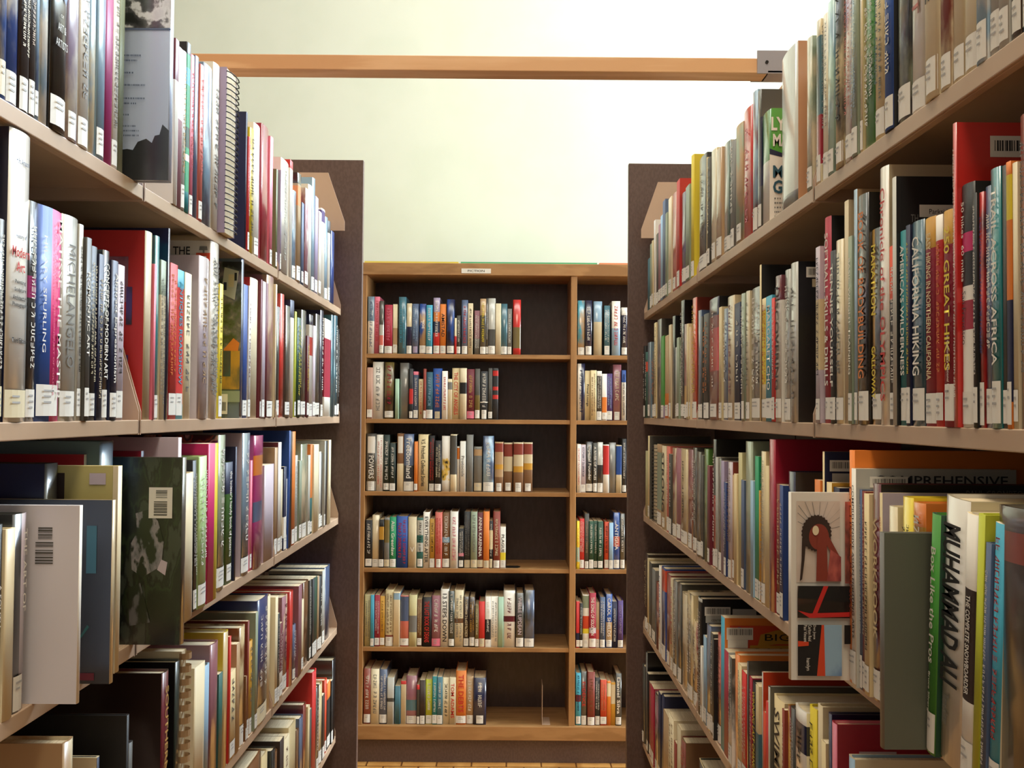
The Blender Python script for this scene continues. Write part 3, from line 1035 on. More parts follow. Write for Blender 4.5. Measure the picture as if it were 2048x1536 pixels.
random.seed(11)
books = []
for ln in TABLE.strip().split('\n'):
    spec, _, title = ln.partition('|')
    t = spec.split()
    b = dict(sh=t[0], y=int(t[1])/1e4, w=int(t[2])/1e4, h=int(t[3])/1e3, p=int(t[4])/1e3, col=t[5], title=title.strip(),
             bands=[], t=None, s='w', c=None, v=None, k=0.0, P=False, S=False, g=False, q=False, id=None, hide=False)
    for o in t[6:]:
        if o == 'x' or o == 'x=0': b['s'] = None
        elif o in ('P', 'S', 'g', 'q'): b[o] = True
        elif o == '~': b['hide'] = True
        elif o[0:2] == 'b=': 
            lo, hi, c = o[2:].split(':'); b['bands'].append((float(lo), float(hi), c))
        elif o[0:2] == 'v=': a, c = o[2:].split(':'); b['v'] = (float(a), c)
        elif o[0:2] == 't=': b['t'] = o[2:]
        elif o[0:2] == 's=': b['s'] = o[2:]
        elif o[0:2] == 'c=': b['c'] = o[2:]
        elif o[0:2] == 'k=': b['k'] = float(o[2:])
        elif o[0:3] == 'id=': b['id'] = o[3:]
    b['x'] = 'C' == b['sh'][0]
    books.append(b)


def profile(w, bulge, n, off=0.0):
    """spine cross-section from -w/2 to w/2, bulging towards -y"""
    pts = []
    for i in range(n+1):
        a = -1 + 2*i/n
        pts.append((a*(w/2+off), -off + bulge*a*a))
    return pts


def make_book(b):
    w, h = b['w'], b['h']
    paper = b['P']
    side = b['sh'][0]
    d = min(max(.125, h*.74), (.27 if side == 'C' else .214 + b['p']))
    if side != 'C' and h < .2: d = min(d, .15)
    root = empty('spiral_bound_book' if b['S'] else 'book')
    rz = {'L': PI/2, 'R': -PI/2, 'C': 0}[side]
    if side == 'C':
        root.location = (b['y'], YC + .012 - b['p']*.0 + random.uniform(-.003, .004), ZC[b['sh']] + CAMZ)
    else:
        xf = (XL + b['p']) if side == 'L' else (XR - b['p'])
        root.location = (xf, b['y'], ZS[b['sh']] + CAMZ)
    lean = math.radians(b['k'])
    if lean:
        s = -1 if side == 'L' else 1
        root.rotation_euler = (0, s*lean, rz)
        root.rotation_mode = 'XYZ'
        R = Matrix.Rotation(rz, 4, 'Z') @ Matrix.Rotation(s*lean, 4, 'Y')
        root.rotation_euler = R.to_euler()
        root.location.z += math.sin(lean)*w/2
    else: root.rotation_euler = (0, 0, rz)
    b['root'] = root; b['d'] = d
    gl = b['g']
    bt = .0009 if paper else .0026
    n = 4 if w < .012 else 6
    bulge = (.0006 if paper else min(.0035, w*.09))
    # materials
    mats = []; 
    def mi(code, g=gl):
        mm = mat(code, g)
        if mm not in mats: mats.append(mm)
        return mats.index(mm)
    base = mi(b['col'])
    zl = [0.0, h]
    for lo, hi, c in b['bands']:
        for z in (lo*h, hi*h):
            if all(abs(z-q) > h*.012 for q in zl): zl.append(z)
    zl.sort()
    def band_at(z):
        r = base
        for lo, hi, c in b['bands']:
            if lo*h <= z <= hi*h: r = mi(c)
        return r
    if not b['S']:
        prof = profile(w, bulge, n)
        outer = [(-w/2, d)] + prof + [(w/2, d)]
        inp = [(x*(w/2-bt)/(w/2), y+bt) for x, y in prof]
        inner = [(-w/2+bt, d)] + inp + [(w/2-bt, d)]
        v, f, idx, sm = [], [], [], []
        K = len(outer)
        for z in zl:
            v += [(x, y, z) for x, y in outer]
        for li in range(len(zl)-1):
            zm = (zl[li]+zl[li+1])/2
            bi = band_at(zm)
            for j in range(K-1):
                a = li*K+j
                f.append((a, a+1, a+1+K, a+K))
                spine = 1 <= j <= K-3
                q = bi
                if not spine and b['c']: q = mi(b['c'])
                if spine and b['v'] and (outer[j][0]+outer[j+1][0])/2/w+.5 > b['v'][0]: q = mi(b['v'][1])
                idx.append(q); sm.append(spine)
        n0 = len(v)
        for z in (0, h): v += [(x, y, z) for x, y in inner]
        for j in range(K-1):
            f.append((n0+j+1, n0+j, n0+K+j, n0+K+j+1)); idx.append(base); sm.append(False)
        top = (len(zl)-1)*K
        edge = mi(b['c']) if b['c'] else base
        for j in range(K-1):
            tb = band_at(h*.99) if not b['c'] else edge
            f.append((j+1, j, n0+j, n0+j+1)); idx.append(edge); sm.append(False)
            f.append((top+j, top+j+1, n0+K+j+1, n0+K+j)); idx.append(tb); sm.append(False)
        f.append((0, top, n0+K, n0)); idx.append(edge); sm.append(False)
        f.append((K-1, n0+K-1, n0+2*K-1, top+K-1)); idx.append(edge); sm.append(False)
        mesh_obj('cover', v, f, mats, idx, root, sm, random.uniform(-.15, .12))
        ins = .0004 if paper else .0035
        pw = w/2 - bt - .0002
        if pw > .0008:
            MB().box(-pw, pw, bulge+bt+.0006, d-ins-.001, ins, h-ins).build('pages', M_PAGE, root)
    else:
        bulge = 0
        cv = MB().box(-w/2, -w/2+.0008, .010, d, 0, h).box(w/2-.0008, w/2, .010, d, 0, h)
        cv.build('cover', mat(b['col'], False), root)
        MB().box(-w/2+.001, w/2-.001, .011, d-.001, .001, h-.001).build('pages', M_PAGE, root)
        coil = MB(); nr = int(h/.0105) if b['id'] != 'scissor' else int(h/.02)
        for i in range(nr):
            z = .008 + (h-.016)*i/(nr-1)
            r = w/2 + .0015
            if b['id'] == 'scissor':
                pts = [(r*math.sin(a)*1.0, .009 - .011*math.cos(a)) for a in [(-1+2*q/8)*2.1 for q in range(9)]]
                for q in range(8):
                    (xa_, ya_), (xb_, yb_) = pts[q], pts[q+1]
                    coil.quad((xa_, ya_, z-.005), (xb_, yb_, z-.005), (xb_, yb_, z+.005), (xa_, ya_, z+.005))
            else:
                pts = [(r*math.cos(2*PI*q/10), .009+.009*math.sin(2*PI*q/10), z+.002*math.sin(2*PI*q/10)) for q in range(10)]
                coil.tube(pts, .0011, 0, 5, True)
        coil.build('binding_coil', M_DARKM if b['id'] != 'scissor' else mat('tn'), root)
    # call number label
    lab_top = 0
    if b['s'] and not b['S']:
        z0, z1 = random.uniform(.002, .007), min(random.uniform(.033, .042), h*.2); lw = w*random.uniform(.8, .97)
        pr = profile(lw, bulge*.92, 4, .0003)
        v = [(x, y-.0002, z) for z in (z0, z1) for x, y in pr]; f = [(i, i+1, i+6, i+5) for i in range(4)]
        ii = [0]*4
        for q in range(2 if random.random() < .7 else 3):
            z = z1 - .008 - q*.0065; a = lw*.28
            k = len(v); v += [(-a, -.0008, z), (a*random.uniform(.2, .9), -.0008, z), (a*random.uniform(.2, .9), -.0008, z+.0022), (-a, -.0008, z+.0022)]
            v[k+2] = (v[k+1][0], -.0008, z+.0022)
            f.append((k, k+1, k+2, k+3)); ii.append(1)
        o = mesh_obj('spine_label', v, f, [M_STICK if b['s'] == 'w' else mat(b['s']), M_INK], ii, root)
        lab_top = z1
    if b['q']:
        pr = profile(w*.72, bulge*.5, 4, .0003)
        mesh_obj('spine_label', [(x, y-.0002, z) for z in (h*.66, h*.95) for x, y in pr], [(i, i+1, i+6, i+5) for i in range(4)], [M_STICK], [0]*4, root)
    if b['t'] and not b['S']:
        tm = mat(b['t'])
        z0 = max(lab_top + .008, h*.06); z1 = h*(.63 if b['q'] else .95)
        L = z1 - z0; cz = (z0+z1)/2; yy = -.0007
        if b['title'] and b['id'] not in ('modernart', 'marathon', 'artists', 'ali'):
            M = frame((0, yy, cz), (0, 0, -1), (1, 0, 0))
            hh = w*(.52 if len(b['title']) < 26 else .42)
            if b['id'] == 'snow': L = h*.40; hh = w*.34; M = frame((0, yy, h*.51), (0, 0, -1), (1, 0, 0))
            if b['id'] == 'box': L = h*.52; M = frame((0, yy, h*.62), (0, 0, -1), (1, 0, 0))
            if len(b['title']) == 1:
                text_mesh('title', b['title'], tm, root, w*.5, w*.6, frame((0, yy, h*.36), (1, 0, 0), (0, 0, 1)))
            else:
                text_mesh('title', b['title'], tm, root, L*.93, hh, M, cap=None if L*.93/len(b['title']) < hh*1.0 else 1.3, bold=.012)
        elif not b['id'] in ('modernart', 'marathon', 'matisse', 'michel', 'fifty', 'artof', 'artists', 'ali'):
            mb = MB()
            rows = [(0, w*.4)] if (w < .02 or random.random() < .55) else [(-w*.2, w*.26), (w*.2, w*.22)]
            for cx, gh in rows:
                gh = min(gh, .016); gw = gh*.62; st = gh*.15
                z = z1 - random.uniform(.0, .12)*L
                zend = z0 + random.uniform(.0, .15)*L
                gap_at = random.uniform(.35, .65)
                while z - gw > zend:
                    fr = (z1 - z)/L
                    if abs(fr-gap_at) < .06: z -= gh*.3
                    if z - gw <= zend: break
                    xa_, xb_ = cx-gh/2, cx+gh/2
                    kinds = random.sample(['l', 'r', 't', 'm', 'b', 'd'], 3)
                    for kd in kinds:
                        if kd == 'l': q = (xa_, xb_, z-st, z)
                        elif kd == 'r': q = (xa_, xb_, z-gw, z-gw+st)
                        elif kd == 't': q = (xb_-st, xb_, z-gw, z)
                        elif kd == 'm': q = (cx-st/2, cx+st/2, z-gw, z)
                        elif kd == 'b': q = (xa_, xa_+st, z-gw, z)
                        else:
                            mb.quad((xa_, yy, z-st), (xa_, yy, z), (xb_, yy, z-gw+st), (xb_, yy, z-gw)); continue
                        mb.quad((q[0], yy, q[2]), (q[1], yy, q[2]), (q[1], yy, q[3]), (q[0], yy, q[3]))
                    z -= gw*1.35 if random.random() > .16 else gw*2.1
            if mb.v: mb.build('lettering', tm, root)
    return root


for b in books: make_book(b)


def screen_area(b):
    """rough size of the spine in the photograph, for choosing the 300 largest"""
    z = (ZC if b['sh'][0] == 'C' else ZS)[b['sh']]
    if b['sh'][0] == 'C': px = b['w']*2050/YC; Y = YC
    else:
        Y = b['y']; X = (-XL - b['p']) if b['sh'][0] == 'L' else XR - b['p']
        px = b['w']*X*2050/(Y*Y)
    vt = min(1536, max(0, 827-(z+b['h'])/Y*2050)); vb = min(1536, max(0, 827-z/Y*2050))
    return px*(vb-vt) + (1e6 if b['id'] else 0)


books.sort(key=screen_area, reverse=True)
for b in books[300:]: b['stuff'] = True


def gather(bs, name):
    v, f, ii, sm, tn, mats = [], [], [], [], [], []
    for b in bs:
        r = b['root']
        Mw = Matrix.Translation(r.location) @ r.rotation_euler.to_matrix().to_4x4()
        for ch in list(CHILD.get(r.name, [])):
            me = ch.data; n = len(v)
            v += [tuple(Mw @ q.co) for q in me.vertices]
            at = me.attributes.get('tone')
            for p in me.polygons:
                f.append(tuple(n+k for k in p.vertices)); sm.append(p.use_smooth)
                mm = me.materials[p.material_index]
                if mm not in mats: mats.append(mm)
                ii.append(mats.index(mm)); tn.append(at.data[p.index].value if at else 0.0)
            bpy.data.objects.remove(ch)
        bpy.data.objects.remove(r)
    o = mesh_obj(name, v, f, mats, ii, None, sm, 0.0)
    o.data.attributes['tone'].data.foreach_set('value', tn)
    return o


CHILD = {}
for o in COL.objects:
    if o.parent: CHILD.setdefault(o.parent.name, []).append(o)
rest = gather([b for b in books if b.get('stuff')], 'small_books')
tag(rest, 'all the smaller and more distant books filling the remaining places on every shelf', 'books', kind='stuff')
BY = {b['id']: b for b in books if b['id']}


# ------------------------------------------------------------------ printed details on particular books
class Deco:
    """print on the board that faces the viewer; u = 0 at the spine .. 1 at the fore edge, z = 0 foot .. 1 head"""
    def __init__(s, id_, us=1.0):
        s.b = BY[id_]; s.r = s.b['root']; s.k = 0; s.us = us; s.D = .214 + s.b['p']
        s.sx = -1 if s.b['sh'][0] == 'L' else 1
    def P(s, u, z):
        return Vector((s.sx*(s.b['w']/2 + .0005 + .00025*s.k), min(u*s.us*s.D, s.b['d']), z*s.b['h']))
    def rect(s, name, u0, u1, z0, z1, m_):
        s.poly(name, [(u0, z0), (u1, z0), (u1, z1), (u0, z1)], m_)
    def poly(s, name, pts, m_):
        s.k += 1
        o = mesh_obj(name, [tuple(s.P(*p)) for p in pts], [tuple(range(len(pts)))], [m_], None, s.r)
        return o
    def text(s, name, body, u0, u1, z0, z1, m_, rot=0, bold=.0):
        """u0..u1 / z0..z1 box; rot=0 reads horizontally as seen, rot=90 reads downwards"""
        s.k += 1
        d_, h_ = s.D*s.us, s.b['h']
        c = s.P((u0+u1)/2, (z0+z1)/2)
        right = (0, -1, 0) if s.sx < 0 else (0, 1, 0)
        if rot == 0: M = frame(c, right, (0, 0, 1)); W, Hh = abs(u1-u0)*d_, (z1-z0)*h_
        else: M = frame(c, (0, 0, -1), right); W, Hh = (z1-z0)*h_, abs(u1-u0)*d_
        return text_mesh(name, body, m_, s.r, W, Hh, M, bold=bold)
    def bars(s, name, u0, u1, z0, z1, n, m_, vertical=False, seed=1):
        s.k += 1
        rnd = random.Random(seed); mb = MB(); t = 0.0
        while t < 1:
            wd = rnd.uniform(.3, 1.2)/n
            e = min(1, t+wd)
            if vertical: q = (u0+(u1-u0)*t, u0+(u1-u0)*e, z0, z1)
            else: q = (u0, u1, z0+(z1-z0)*t, z0+(z1-z0)*e)
            pts = [s.P(q[0], q[2]), s.P(q[1], q[2]), s.P(q[1], q[3]), s.P(q[0], q[3])]
            mb.quad(*[tuple(p) for p in pts])
            t = e + rnd.uniform(.3, 1.0)/n
        return mb.build(name, m_, s.r)


def spine_text(id_, body, m_, x, z0, z1, hh, rot=90, bold=.0, name='title'):
    b = BY[id_]; h = b['h']; w_ = b['w']
    if rot == 90:
        return text_mesh(name, body, m_, b['root'], (z1-z0)*h, hh*w_, frame((x*w_, -.0008, (z0+z1)/2*h), (0, 0, -1), (1, 0, 0)), bold=bold)
    return text_mesh(name, body, m_, b['root'], hh*w_, (z1-z0)*h, frame((x*w_, -.0008, (z0+z1)/2*h), (1, 0, 0), (0, 0, 1)), bold=bold)


K = mat('bk'); W_ = mat('w'); GY = mat('gy')
# white text-covered back with a dark drawing (top left shelf)
q = Deco('comicback')
q.rect('cover_picture', .0, 1, .74, 1.0, noise_mat('comic_print', [(24,24,26),(60,60,64),(214,220,228),(200,206,216)], 34, (1,1,1), gloss=True, detail=6))
q.rect('cover_rule', .0, 1, .728, .736, mat('sl'))
q.poly('cover_silhouette', [(0, 0), (1, 0), (1, .15), (.3, .14), (.22, .15), (.19, .145), (.165, .185), (.12, .20), (.09, .18), (.075, .215), (.05, .22), (.035, .27), (0, .24)], mat('ch', True))
tx = [(22, .60), (20, .575), (18, .515), (25, .455), (25, .39), (20, .365), (16, .31), (20, .255), (22, .232), (22, .209), (12, .186)]
for i, (n_, z) in enumerate(tx): q.bars('cover_text', .36-.0092*n_, .40, z, z+.008, n_*1.9, mat('sl'), True, i)
q.rect('cover_text', .24, .34, .342, .35, mat('rd'))
# red board with small dark panels
q = Deco('redart')
q.rect('cover_picture', .12, .5, .62, .86, mat('mr/mv')); q.rect('cover_picture', .09, .13, .50, .70, mat('db/pu')); q.rect('cover_picture', .11, .2, .28, .34, mat('pu'))
# tall white book: large letters and an orange press
q = Deco('thev')
q.text('cover_title', 'THE', .18, .32, .92, .965, K, bold=.01)
q.text('cover_title', 'VISUAL', .10, .31, .865, .905, K, bold=.01)
q.rect('cover_picture', .015, .13, .885, .93, mat('ro')); q.rect('cover_picture', .045, .10, .887, .912, W_)
q.poly('cover_picture', [(.035, .945), (.105, .945), (.1, .967), (.04, .967)], GY); q.rect('cover_picture', .06, .075, .93, .945, GY)
spine_text('thev', 'THE LOOK OF THE CENTURY', GY, 0, .12, .9, .3)
# slate book with pictures and a barcode
q = Deco('picback', .22)
q.rect('cover_picture', 0, 1, .42, .98, noise_mat('slate_photo', [(30,34,38),(60,70,66),(84,76,96),(120,110,120)], 40, (1,1,1), gloss=True))
q.poly('cover_picture', [(.28, .74), (.12, .92), (.72, .945), (.85, .78)], mat('lg', True)); q.rect('cover_picture', .2, .3, .86, .91, K); q.rect('cover_picture', .32, .55, .82, .9, mat('be')); q.rect('cover_picture', .62, .75, .80, .85, mat('nv'))
q.poly('cover_picture', [(.1, .42), (.05, .47), (.3, .5), (.7, .43), (.7, .40)], mat('or')); q.rect('cover_picture', .02, .8, .18, .42, mat('mu/kh')); q.rect('cover_picture', .4, .72, .26, .42, mat('gb/gt'))
q.rect('cover_panel', 0, 1, .1, .17, mat('sg')); q.rect('barcode_label', .5, .86, .025, .15, M_STICK); q.bars('barcode', .56, .8, .045, .1, 16, K, True)
# white book back with two barcodes
q = Deco('whiteback')
q.bars('barcode', .115, .175, .83, .89, 9, mat('gb'), False, 3); q.bars('barcode', .11, .185, .79, .815, 4, mat('gb'), False, 4); q.bars('barcode', .11, .185, .705, .775, 9, mat('gb'), False, 5)
# dark book with a turquoise strip
q = Deco('bluestick'); q.rect('paper_strip', .07, .115, .6, .86, mat('tq')); q.poly('cover_picture', [(.13, .25), (.15, .23), (.105, .32), (.095, .31)], mat('gt')); q.rect('cover_picture', .07, .28, .02, .06, mat('mr'))
# pale yellow board with a brown hinge stripe
q = Deco('yellowback'); q.rect('cover_stripe', .262, .305, 0, .965, mat('db')); q.rect('cover_panel', 0, .025, 0, 1, mat('cr'))
q.rect('cover_panel', .06, .14, .91, .965, mat('lp'))
# leafy photograph with a barcode label
q = Deco('treebook'); 
q.poly('cover_picture', [(.10, .42), (.19, .36), (.245, .40), (.25, .54), (.22, .60), (.23, .7), (.17, .72), (.12, .66), (.09, .55)], noise_mat('pale_bark', [(30,40,24),(118,116,124),(140,134,142),(24,34,20)], 55, (1,1,.5), gloss=True, detail=9))
q.poly('cover_picture', [(.07, .44), (.10, .455), (.12, .40), (.08, .37)], mat('lp')); q.poly('cover_picture', [(.15, .12), (.25, .10), (.26, .3), (.2, .33)], noise_mat('pale_bark', [(24,34,20),(24,30,22),(96,94,100)], 60, (1,1,.4), gloss=True, detail=9))
q.rect('barcode_label', .05, .165, .675, .84, M_STICK); q.bars('barcode', .075, .14, .69, .765, 13, mat('gb'), False, 2); q.bars('barcode', .075, .13, .785, .825, 6, GY, False, 8)
# blue and red two-tone spine
spine_text('matisse', 'HILARY SPURLING', W_, -.28, .32, .86, .14)
spine_text('matisse', 'MATISSE THE MASTER', W_, .35, .10, .96, .15, bold=.005)
spine_text('matisse', 'A LIFE OF HENRI MATISSE: THE CONQUEST OF COLOUR', mat('pk'), .12, .12, .94, .07)
spine_text('michel', 'MICHELANGELO', GY, .0, .26, .86, .42)
spine_text('artof', 'THE ART OF', W_, .26, .5, .92, .22)
for body, z0, z1, hh in (('ART &', .375, .405, .5), ('ARTISTS', .315, .345, .72), ('OF', .43, .442, .18)): spine_text('artists', body, mat('lg'), 0, z0, z1, hh, rot=0)
b_ = BY['artists']; pts = [(-.28, .52), (-.18, .50), (0, .515), (.22, .49), (.3, .52), (.2, .56), (.05, .585), (-.1, .56)]
mesh_obj('spine_picture', [(x*b_['w'], -.0008, z*b_['h']) for x, z in pts], [tuple(range(8))], [mat('bl')], None, b_['root'])
for body, z0, z1, c, hh in (('H.H. Arnason', .885, .905, 'sl', .6), ('History of', .625, .645, 'sl', .5), ('Modern', .565, .60, 'rd', .82), ('Art', .515, .55, 'rd', .4), ('Painting', .47, .487, 'bk', .5),
                       ('Sculpture', .443, .46, 'bk', .55), ('Architecture', .417, .434, 'bk', .7), ('Photography', .39, .409, 'bk', .72), ('Third Edition', .27, .288, 'bk', .7)):
    spine_text('modernart', body, mat(c), 0, z0, z1, hh, rot=0, bold=.012)
spine_text('marathon', 'MARATHON', mat('ye'), -.1, .56, .92, .42, bold=.02)
spine_text('marathon', 'GALLOWAY', mat('ye'), -.1, .13, .4, .36, bold=.02)
spine_text('fifty', '50 hikes  60 miles', W_, -.22, .60, .93, .2)
spine_text('fifty', 'San Francisco', K, -.15, .34, .56, .26)
spine_text('hikes', 'in California\'s National Parks', W_, .1, .15, .42, .22)
spine_text('box', 'Bruce Silverglade', W_, -.15, .12, .34, .25, name='author')
spine_text('ali', 'MUHAMMAD ALI', K, -.06, .30, .9, .74, bold=.03)
spine_text('ali', 'Thomas Hauser', GY, -.15, .14, .26, .28, name='author')
# red tall book: barcode label
q = Deco('redtall'); q.rect('barcode_label', .15, .36, .885, .955, M_STICK); q.bars('barcode', .17, .34, .905, .94, 22, K, True)
# black book with a library strip
q = Deco('parkside'); q.rect('cover_frame', .03, 1, .05, .975, K); q.rect('paper_strip', .12, .40, .835, .885, M_STICK); q.text('stamp', 'Parkside', .17, .28, .848, .868, K)
q.text('cover_title', 'TH', .075, .112, .815, .845, GY)
q = Deco('silver'); q.rect('barcode_label', .07, .18, .90, .965, M_STICK); q.bars('barcode', .085, .16, .915, .955, 16, GY, True); q.rect('paper_strip', .11, .2, .84, .89, mat('be'))
# lime and white handbook
q = Deco('limebook', .25); q.rect('cover_panel', 0, 4, 0, .6, W_); q.poly('cover_panel', [(0, .59), (0, .64), (.9, .55), (.9, .53)], mat('nv'))
q.text('cover_title', 'LY', .05, .5, .80, .92, W_, bold=.03); q.text('cover_title', 'MA', .1, .62, .66, .77, W_, bold=.03)
q.text('cover_title', 'Ma', .1, .65, .38, .49, mat('pt'), bold=.03); q.text('cover_title', 'Gui', .1, .72, .24, .36, mat('pt'), bold=.03)
for z in (.19, .15, .11, .07, .03): q.bars('cover_text', .14, .5, z, z+.015, 7, GY, True, int(z*100))
# martial arts volume: big letters along the head of the board
q = Deco('comp'); q.text('cover_title', 'COMPREHENSIVE', .09, .76, .925, .97, mat('ch'), bold=.01); q.rect('barcode_label', .07, .26, .915, .965, M_STICK); q.bars('barcode', .085, .25, .925, .955, 26, GY, True)
q = Deco('crompton'); q.text('author', 'PAUL CROMPTON', .42, .72, .945, .975, GY)
# crimson board with a stamp strip
q = Deco('crimson'); q.rect('paper_strip', .13, .34, .81, .88, mat('lp')); q.text('stamp', 'SP PARKSIDE', .19, .31, .832, .855, K)
q = Deco('navybar'); q.rect('barcode_label', .035, .2, .90, .957, M_STICK); q.bars('barcode', .05, .18, .915, .948, 20, GY, True); q.rect('paper_strip', .05, .2, .84, .89, mat('lg'))
q = Deco('blackbar'); q.rect('barcode_label', .04, .31, .86, .935, M_STICK); q.bars('barcode', .055, .3, .875, .925, 26, GY, True); q.rect('paper_strip', .05, .28, .80, .86, mat('lg')); q.text('stamp', 'CENTER', .11, .22, .812, .83, K)
q.rect('paper_strip', .33, .58, .86, .92, mat('lg')); q.text('cover_title', 'SOCCER', .3, .62, .79, .84, M_STICK)
# orange board with a yellow banner
q = Deco('bigbook'); q.rect('cover_panel', .05, 1, .05, .945, mat('ro')); q.poly('cover_picture', [(.14+.085*math.cos(a*PI/8), .84+.095*math.sin(a*PI/8)) for a in range(16)], mat('bl'))
q.rect('barcode_label', .02, .27, .84, .93, M_STICK); q.bars('barcode', .035, .26, .875, .92, 26, GY, True); q.rect('paper_strip', .03, .22, .78, .84, M_STICK)
q.poly('cover_banner', [(.31, .79), (.34, .88), (.5, .915), (.75, .915), (.75, .81), (.5, .81)], mat('mu')); q.poly('cover_banner', [(.23, .70), (.24, .80), (.9, .80), (.9, .70)], mat('mu'))
q.text('cover_title', 'BIG', .38, .62, .835, .885, K); q.text('cover_title', 'BOOK', .29, .68, .725, .78, K)
# the cycling book that juts out facing the viewer
q = Deco('bikebook', .235)
q.rect('cover_picture', .10, .84, .52, .955, noise_mat('wheel_photo', [(206,190,178),(216,202,192)], 20, (1,1,1), gloss=True))
for i in range(11):
    a = .15 + i*.27
    ca, sa = math.cos(a), math.sin(a)
    q.poly('spoke', [(.46, .79), (min(.83, max(.11, .46+.5*ca)), min(.95, .79+.19*sa)), (min(.835, max(.115, .467+.5*ca)), min(.952, .793+.19*sa)), (.467, .792)], mat('gy'))
ring = []
for i in range(56):
    a = 2*PI*i/56; r = 1.0 if i % 2 else .93
    ring.append((.43 + r*.26*math.cos(a), .785 + r*.10*math.sin(a)))
q.poly('chainring', ring, mat('db')); q.poly('chainring', [(.47+.17*math.cos(i*PI/12), .765+.07*math.sin(i*PI/12)) for i in range(24)], mat('rb'))
q.poly('crank', [(.5, .78), (.82, .60), (.84, .65), (.6, .79)], mat('rb')); q.poly('crank', [(.42, .53), (.62, .53), (.6, .76), (.44, .76)], mat('rb')); q.poly('crank', [(.6, .53), (.84, .53), (.84, .66), (.66, .7)], mat('sa/mr'))
q.poly('hub', [(.41+.055*math.cos(i*PI/8), .80+.026*math.sin(i*PI/8)) for i in range(16)], mat('cr'))
q.poly('chain', [(.14, .53), (.18, .54), (.22, .64), (.25, .76), (.18, .76), (.17, .64)], mat('db'))
q.rect('cover_picture', .10, 1.6, .335, .505, noise_mat('race_photo', [(28,22,22),(60,40,38),(186,168,158),(206,190,180)], 18, (1,.3,1), gloss=True))
q.poly('cover_picture', [(.12, .505), (.1, .44), (.9, .42), (1.6, .42), (1.6, .49), (.7, .505)], K)
q.poly('cover_picture', [(.32, .335), (.40, .335), (.62, .505), (.54, .505)], mat('rd')); q.poly('cover_picture', [(.10, .375), (.3, .36), (1.6, .375), (1.6, .35), (.3, .336)], mat('rd'))
q.rect('cover_picture', .90, 1.6, .52, .955, mat('db/sa'))
q.rect('cover_panel', .10, .5, .03, .30, mat('bk')); q.rect('cover_picture', .54, .84, .03, .30, mat('bl/lb')); q.poly('cover_stripe', [(.42, .03), (.56, .03), (.54, .30), (.50, .30)], mat('ro'))
q.poly('cover_stripe', [(.10, .185), (.28, .19), (.28, .21), (.10, .215)], mat('ro')); q.rect('cover_picture', .88, 1.6, .20, .30, mat('bk'))
q.text('author', 'Don Joyce', .345, .40, .225, .30, W_, rot=90); q.text('author', 'Carlton Reid', .27, .325, .215, .30, W_, rot=90); q.text('author', 'Paul Vincent', .195, .25, .21, .30, W_, rot=90)
q.text('publisher', 'hamlyn', .22, .30, .06, .125, W_, rot=90)
q = Deco('darkfront'); q.rect('cover_picture', .1, .5, .55, .75, mat('ch'))

# ------------------------------------------------------------------ book labels
NOUN = lambda b: 'spiral-bound book' if b['S'] else ('paperback' if b['P'] else 'book')


def shelf_phrase(b):
    s, n = b['sh'][0], int(b['sh'][1])
    if s == 'L': return '%s shelf, left rack' % SHN[n-1]
    if s == 'R': return '%s shelf, right rack' % SHN[n-1]
    return '%s row, %s bay' % (ROWN[n-1], 'wide left' if b['y'] < .27 else 'narrow right')


def size_word(b, peers):
    mw = sorted(x['w'] for x in peers)[len(peers)//2]; mh = sorted(x['h'] for x in peers)[len(peers)//2]
    if b['w'] > 1.45*mw: return 'thick'
    if b['w'] < .6*mw: return 'thin'
    if b['h'] > 1.1*mh: return 'tall'
    if b['h'] < .86*mh: return 'short'
    return ''


shelves = {}
for b in books: shelves.setdefault(shelf_phrase(b), []).append(b)


def feature(b):
    if b['v']: return 'with %s half spine' % cname(b['v'][1])
    vis = [x for x in b['bands'] if '/' not in x[2] and x[2] not in ('yb',) and x[1]-x[0] > .05]
    if vis:
        x = max(vis, key=lambda q: q[1]-q[0]); mid = (x[0]+x[1])/2
        where = 'head' if mid > .72 else ('foot' if mid < .28 else 'band')
        return 'with %s %s' % (cname(x[2]), where)
    if b['t'] and cname(b['t']) != cname(b['col']): return 'with %s lettering' % cname(b['t'])
    return ''


def wc(s): return len(s.split())


def options(b, L, i):
    sp = shelf_phrase(b); sz = size_word(b, L); c = cname(b['col']); n = NOUN(b)
    out = []
    def add(*parts):
        s = ' '.join(' '.join(p for p in parts if p).split()).replace(' ,', ',')
        if 4 <= wc(s) <= 16: out.append(s)
    if b['title'] and not b['hide'] and wc(b['title']) <= 5:
        add(sz, c, n, 'titled', b['title'] + ',', sp); add(c, n, 'titled', b['title'] + ',', sp)
    ft = feature(b)
    A = cname(L[i-1]['col']) if i > 0 else None
    Z = cname(L[i+1]['col']) if i < len(L)-1 else None
    if ft: add(c, n, ft + ',', sp); add(sz, c, n, ft + ',', sp)
    if A and Z:
        if ft: add(c, n, ft, 'between', A, 'and', Z, 'ones,', sp)
        add(sz, c, n, 'between', A, 'and', Z, 'books,', sp)
    add(sz, c, n, ',', sp)
    if A and Z:
        def nm(x): return (size_word(x, L) + ' ' + cname(x['col'])).strip()
        add(sz, c, n, 'between', nm(L[i-1]), 'and', nm(L[i+1]) + ',', sp)
    return out


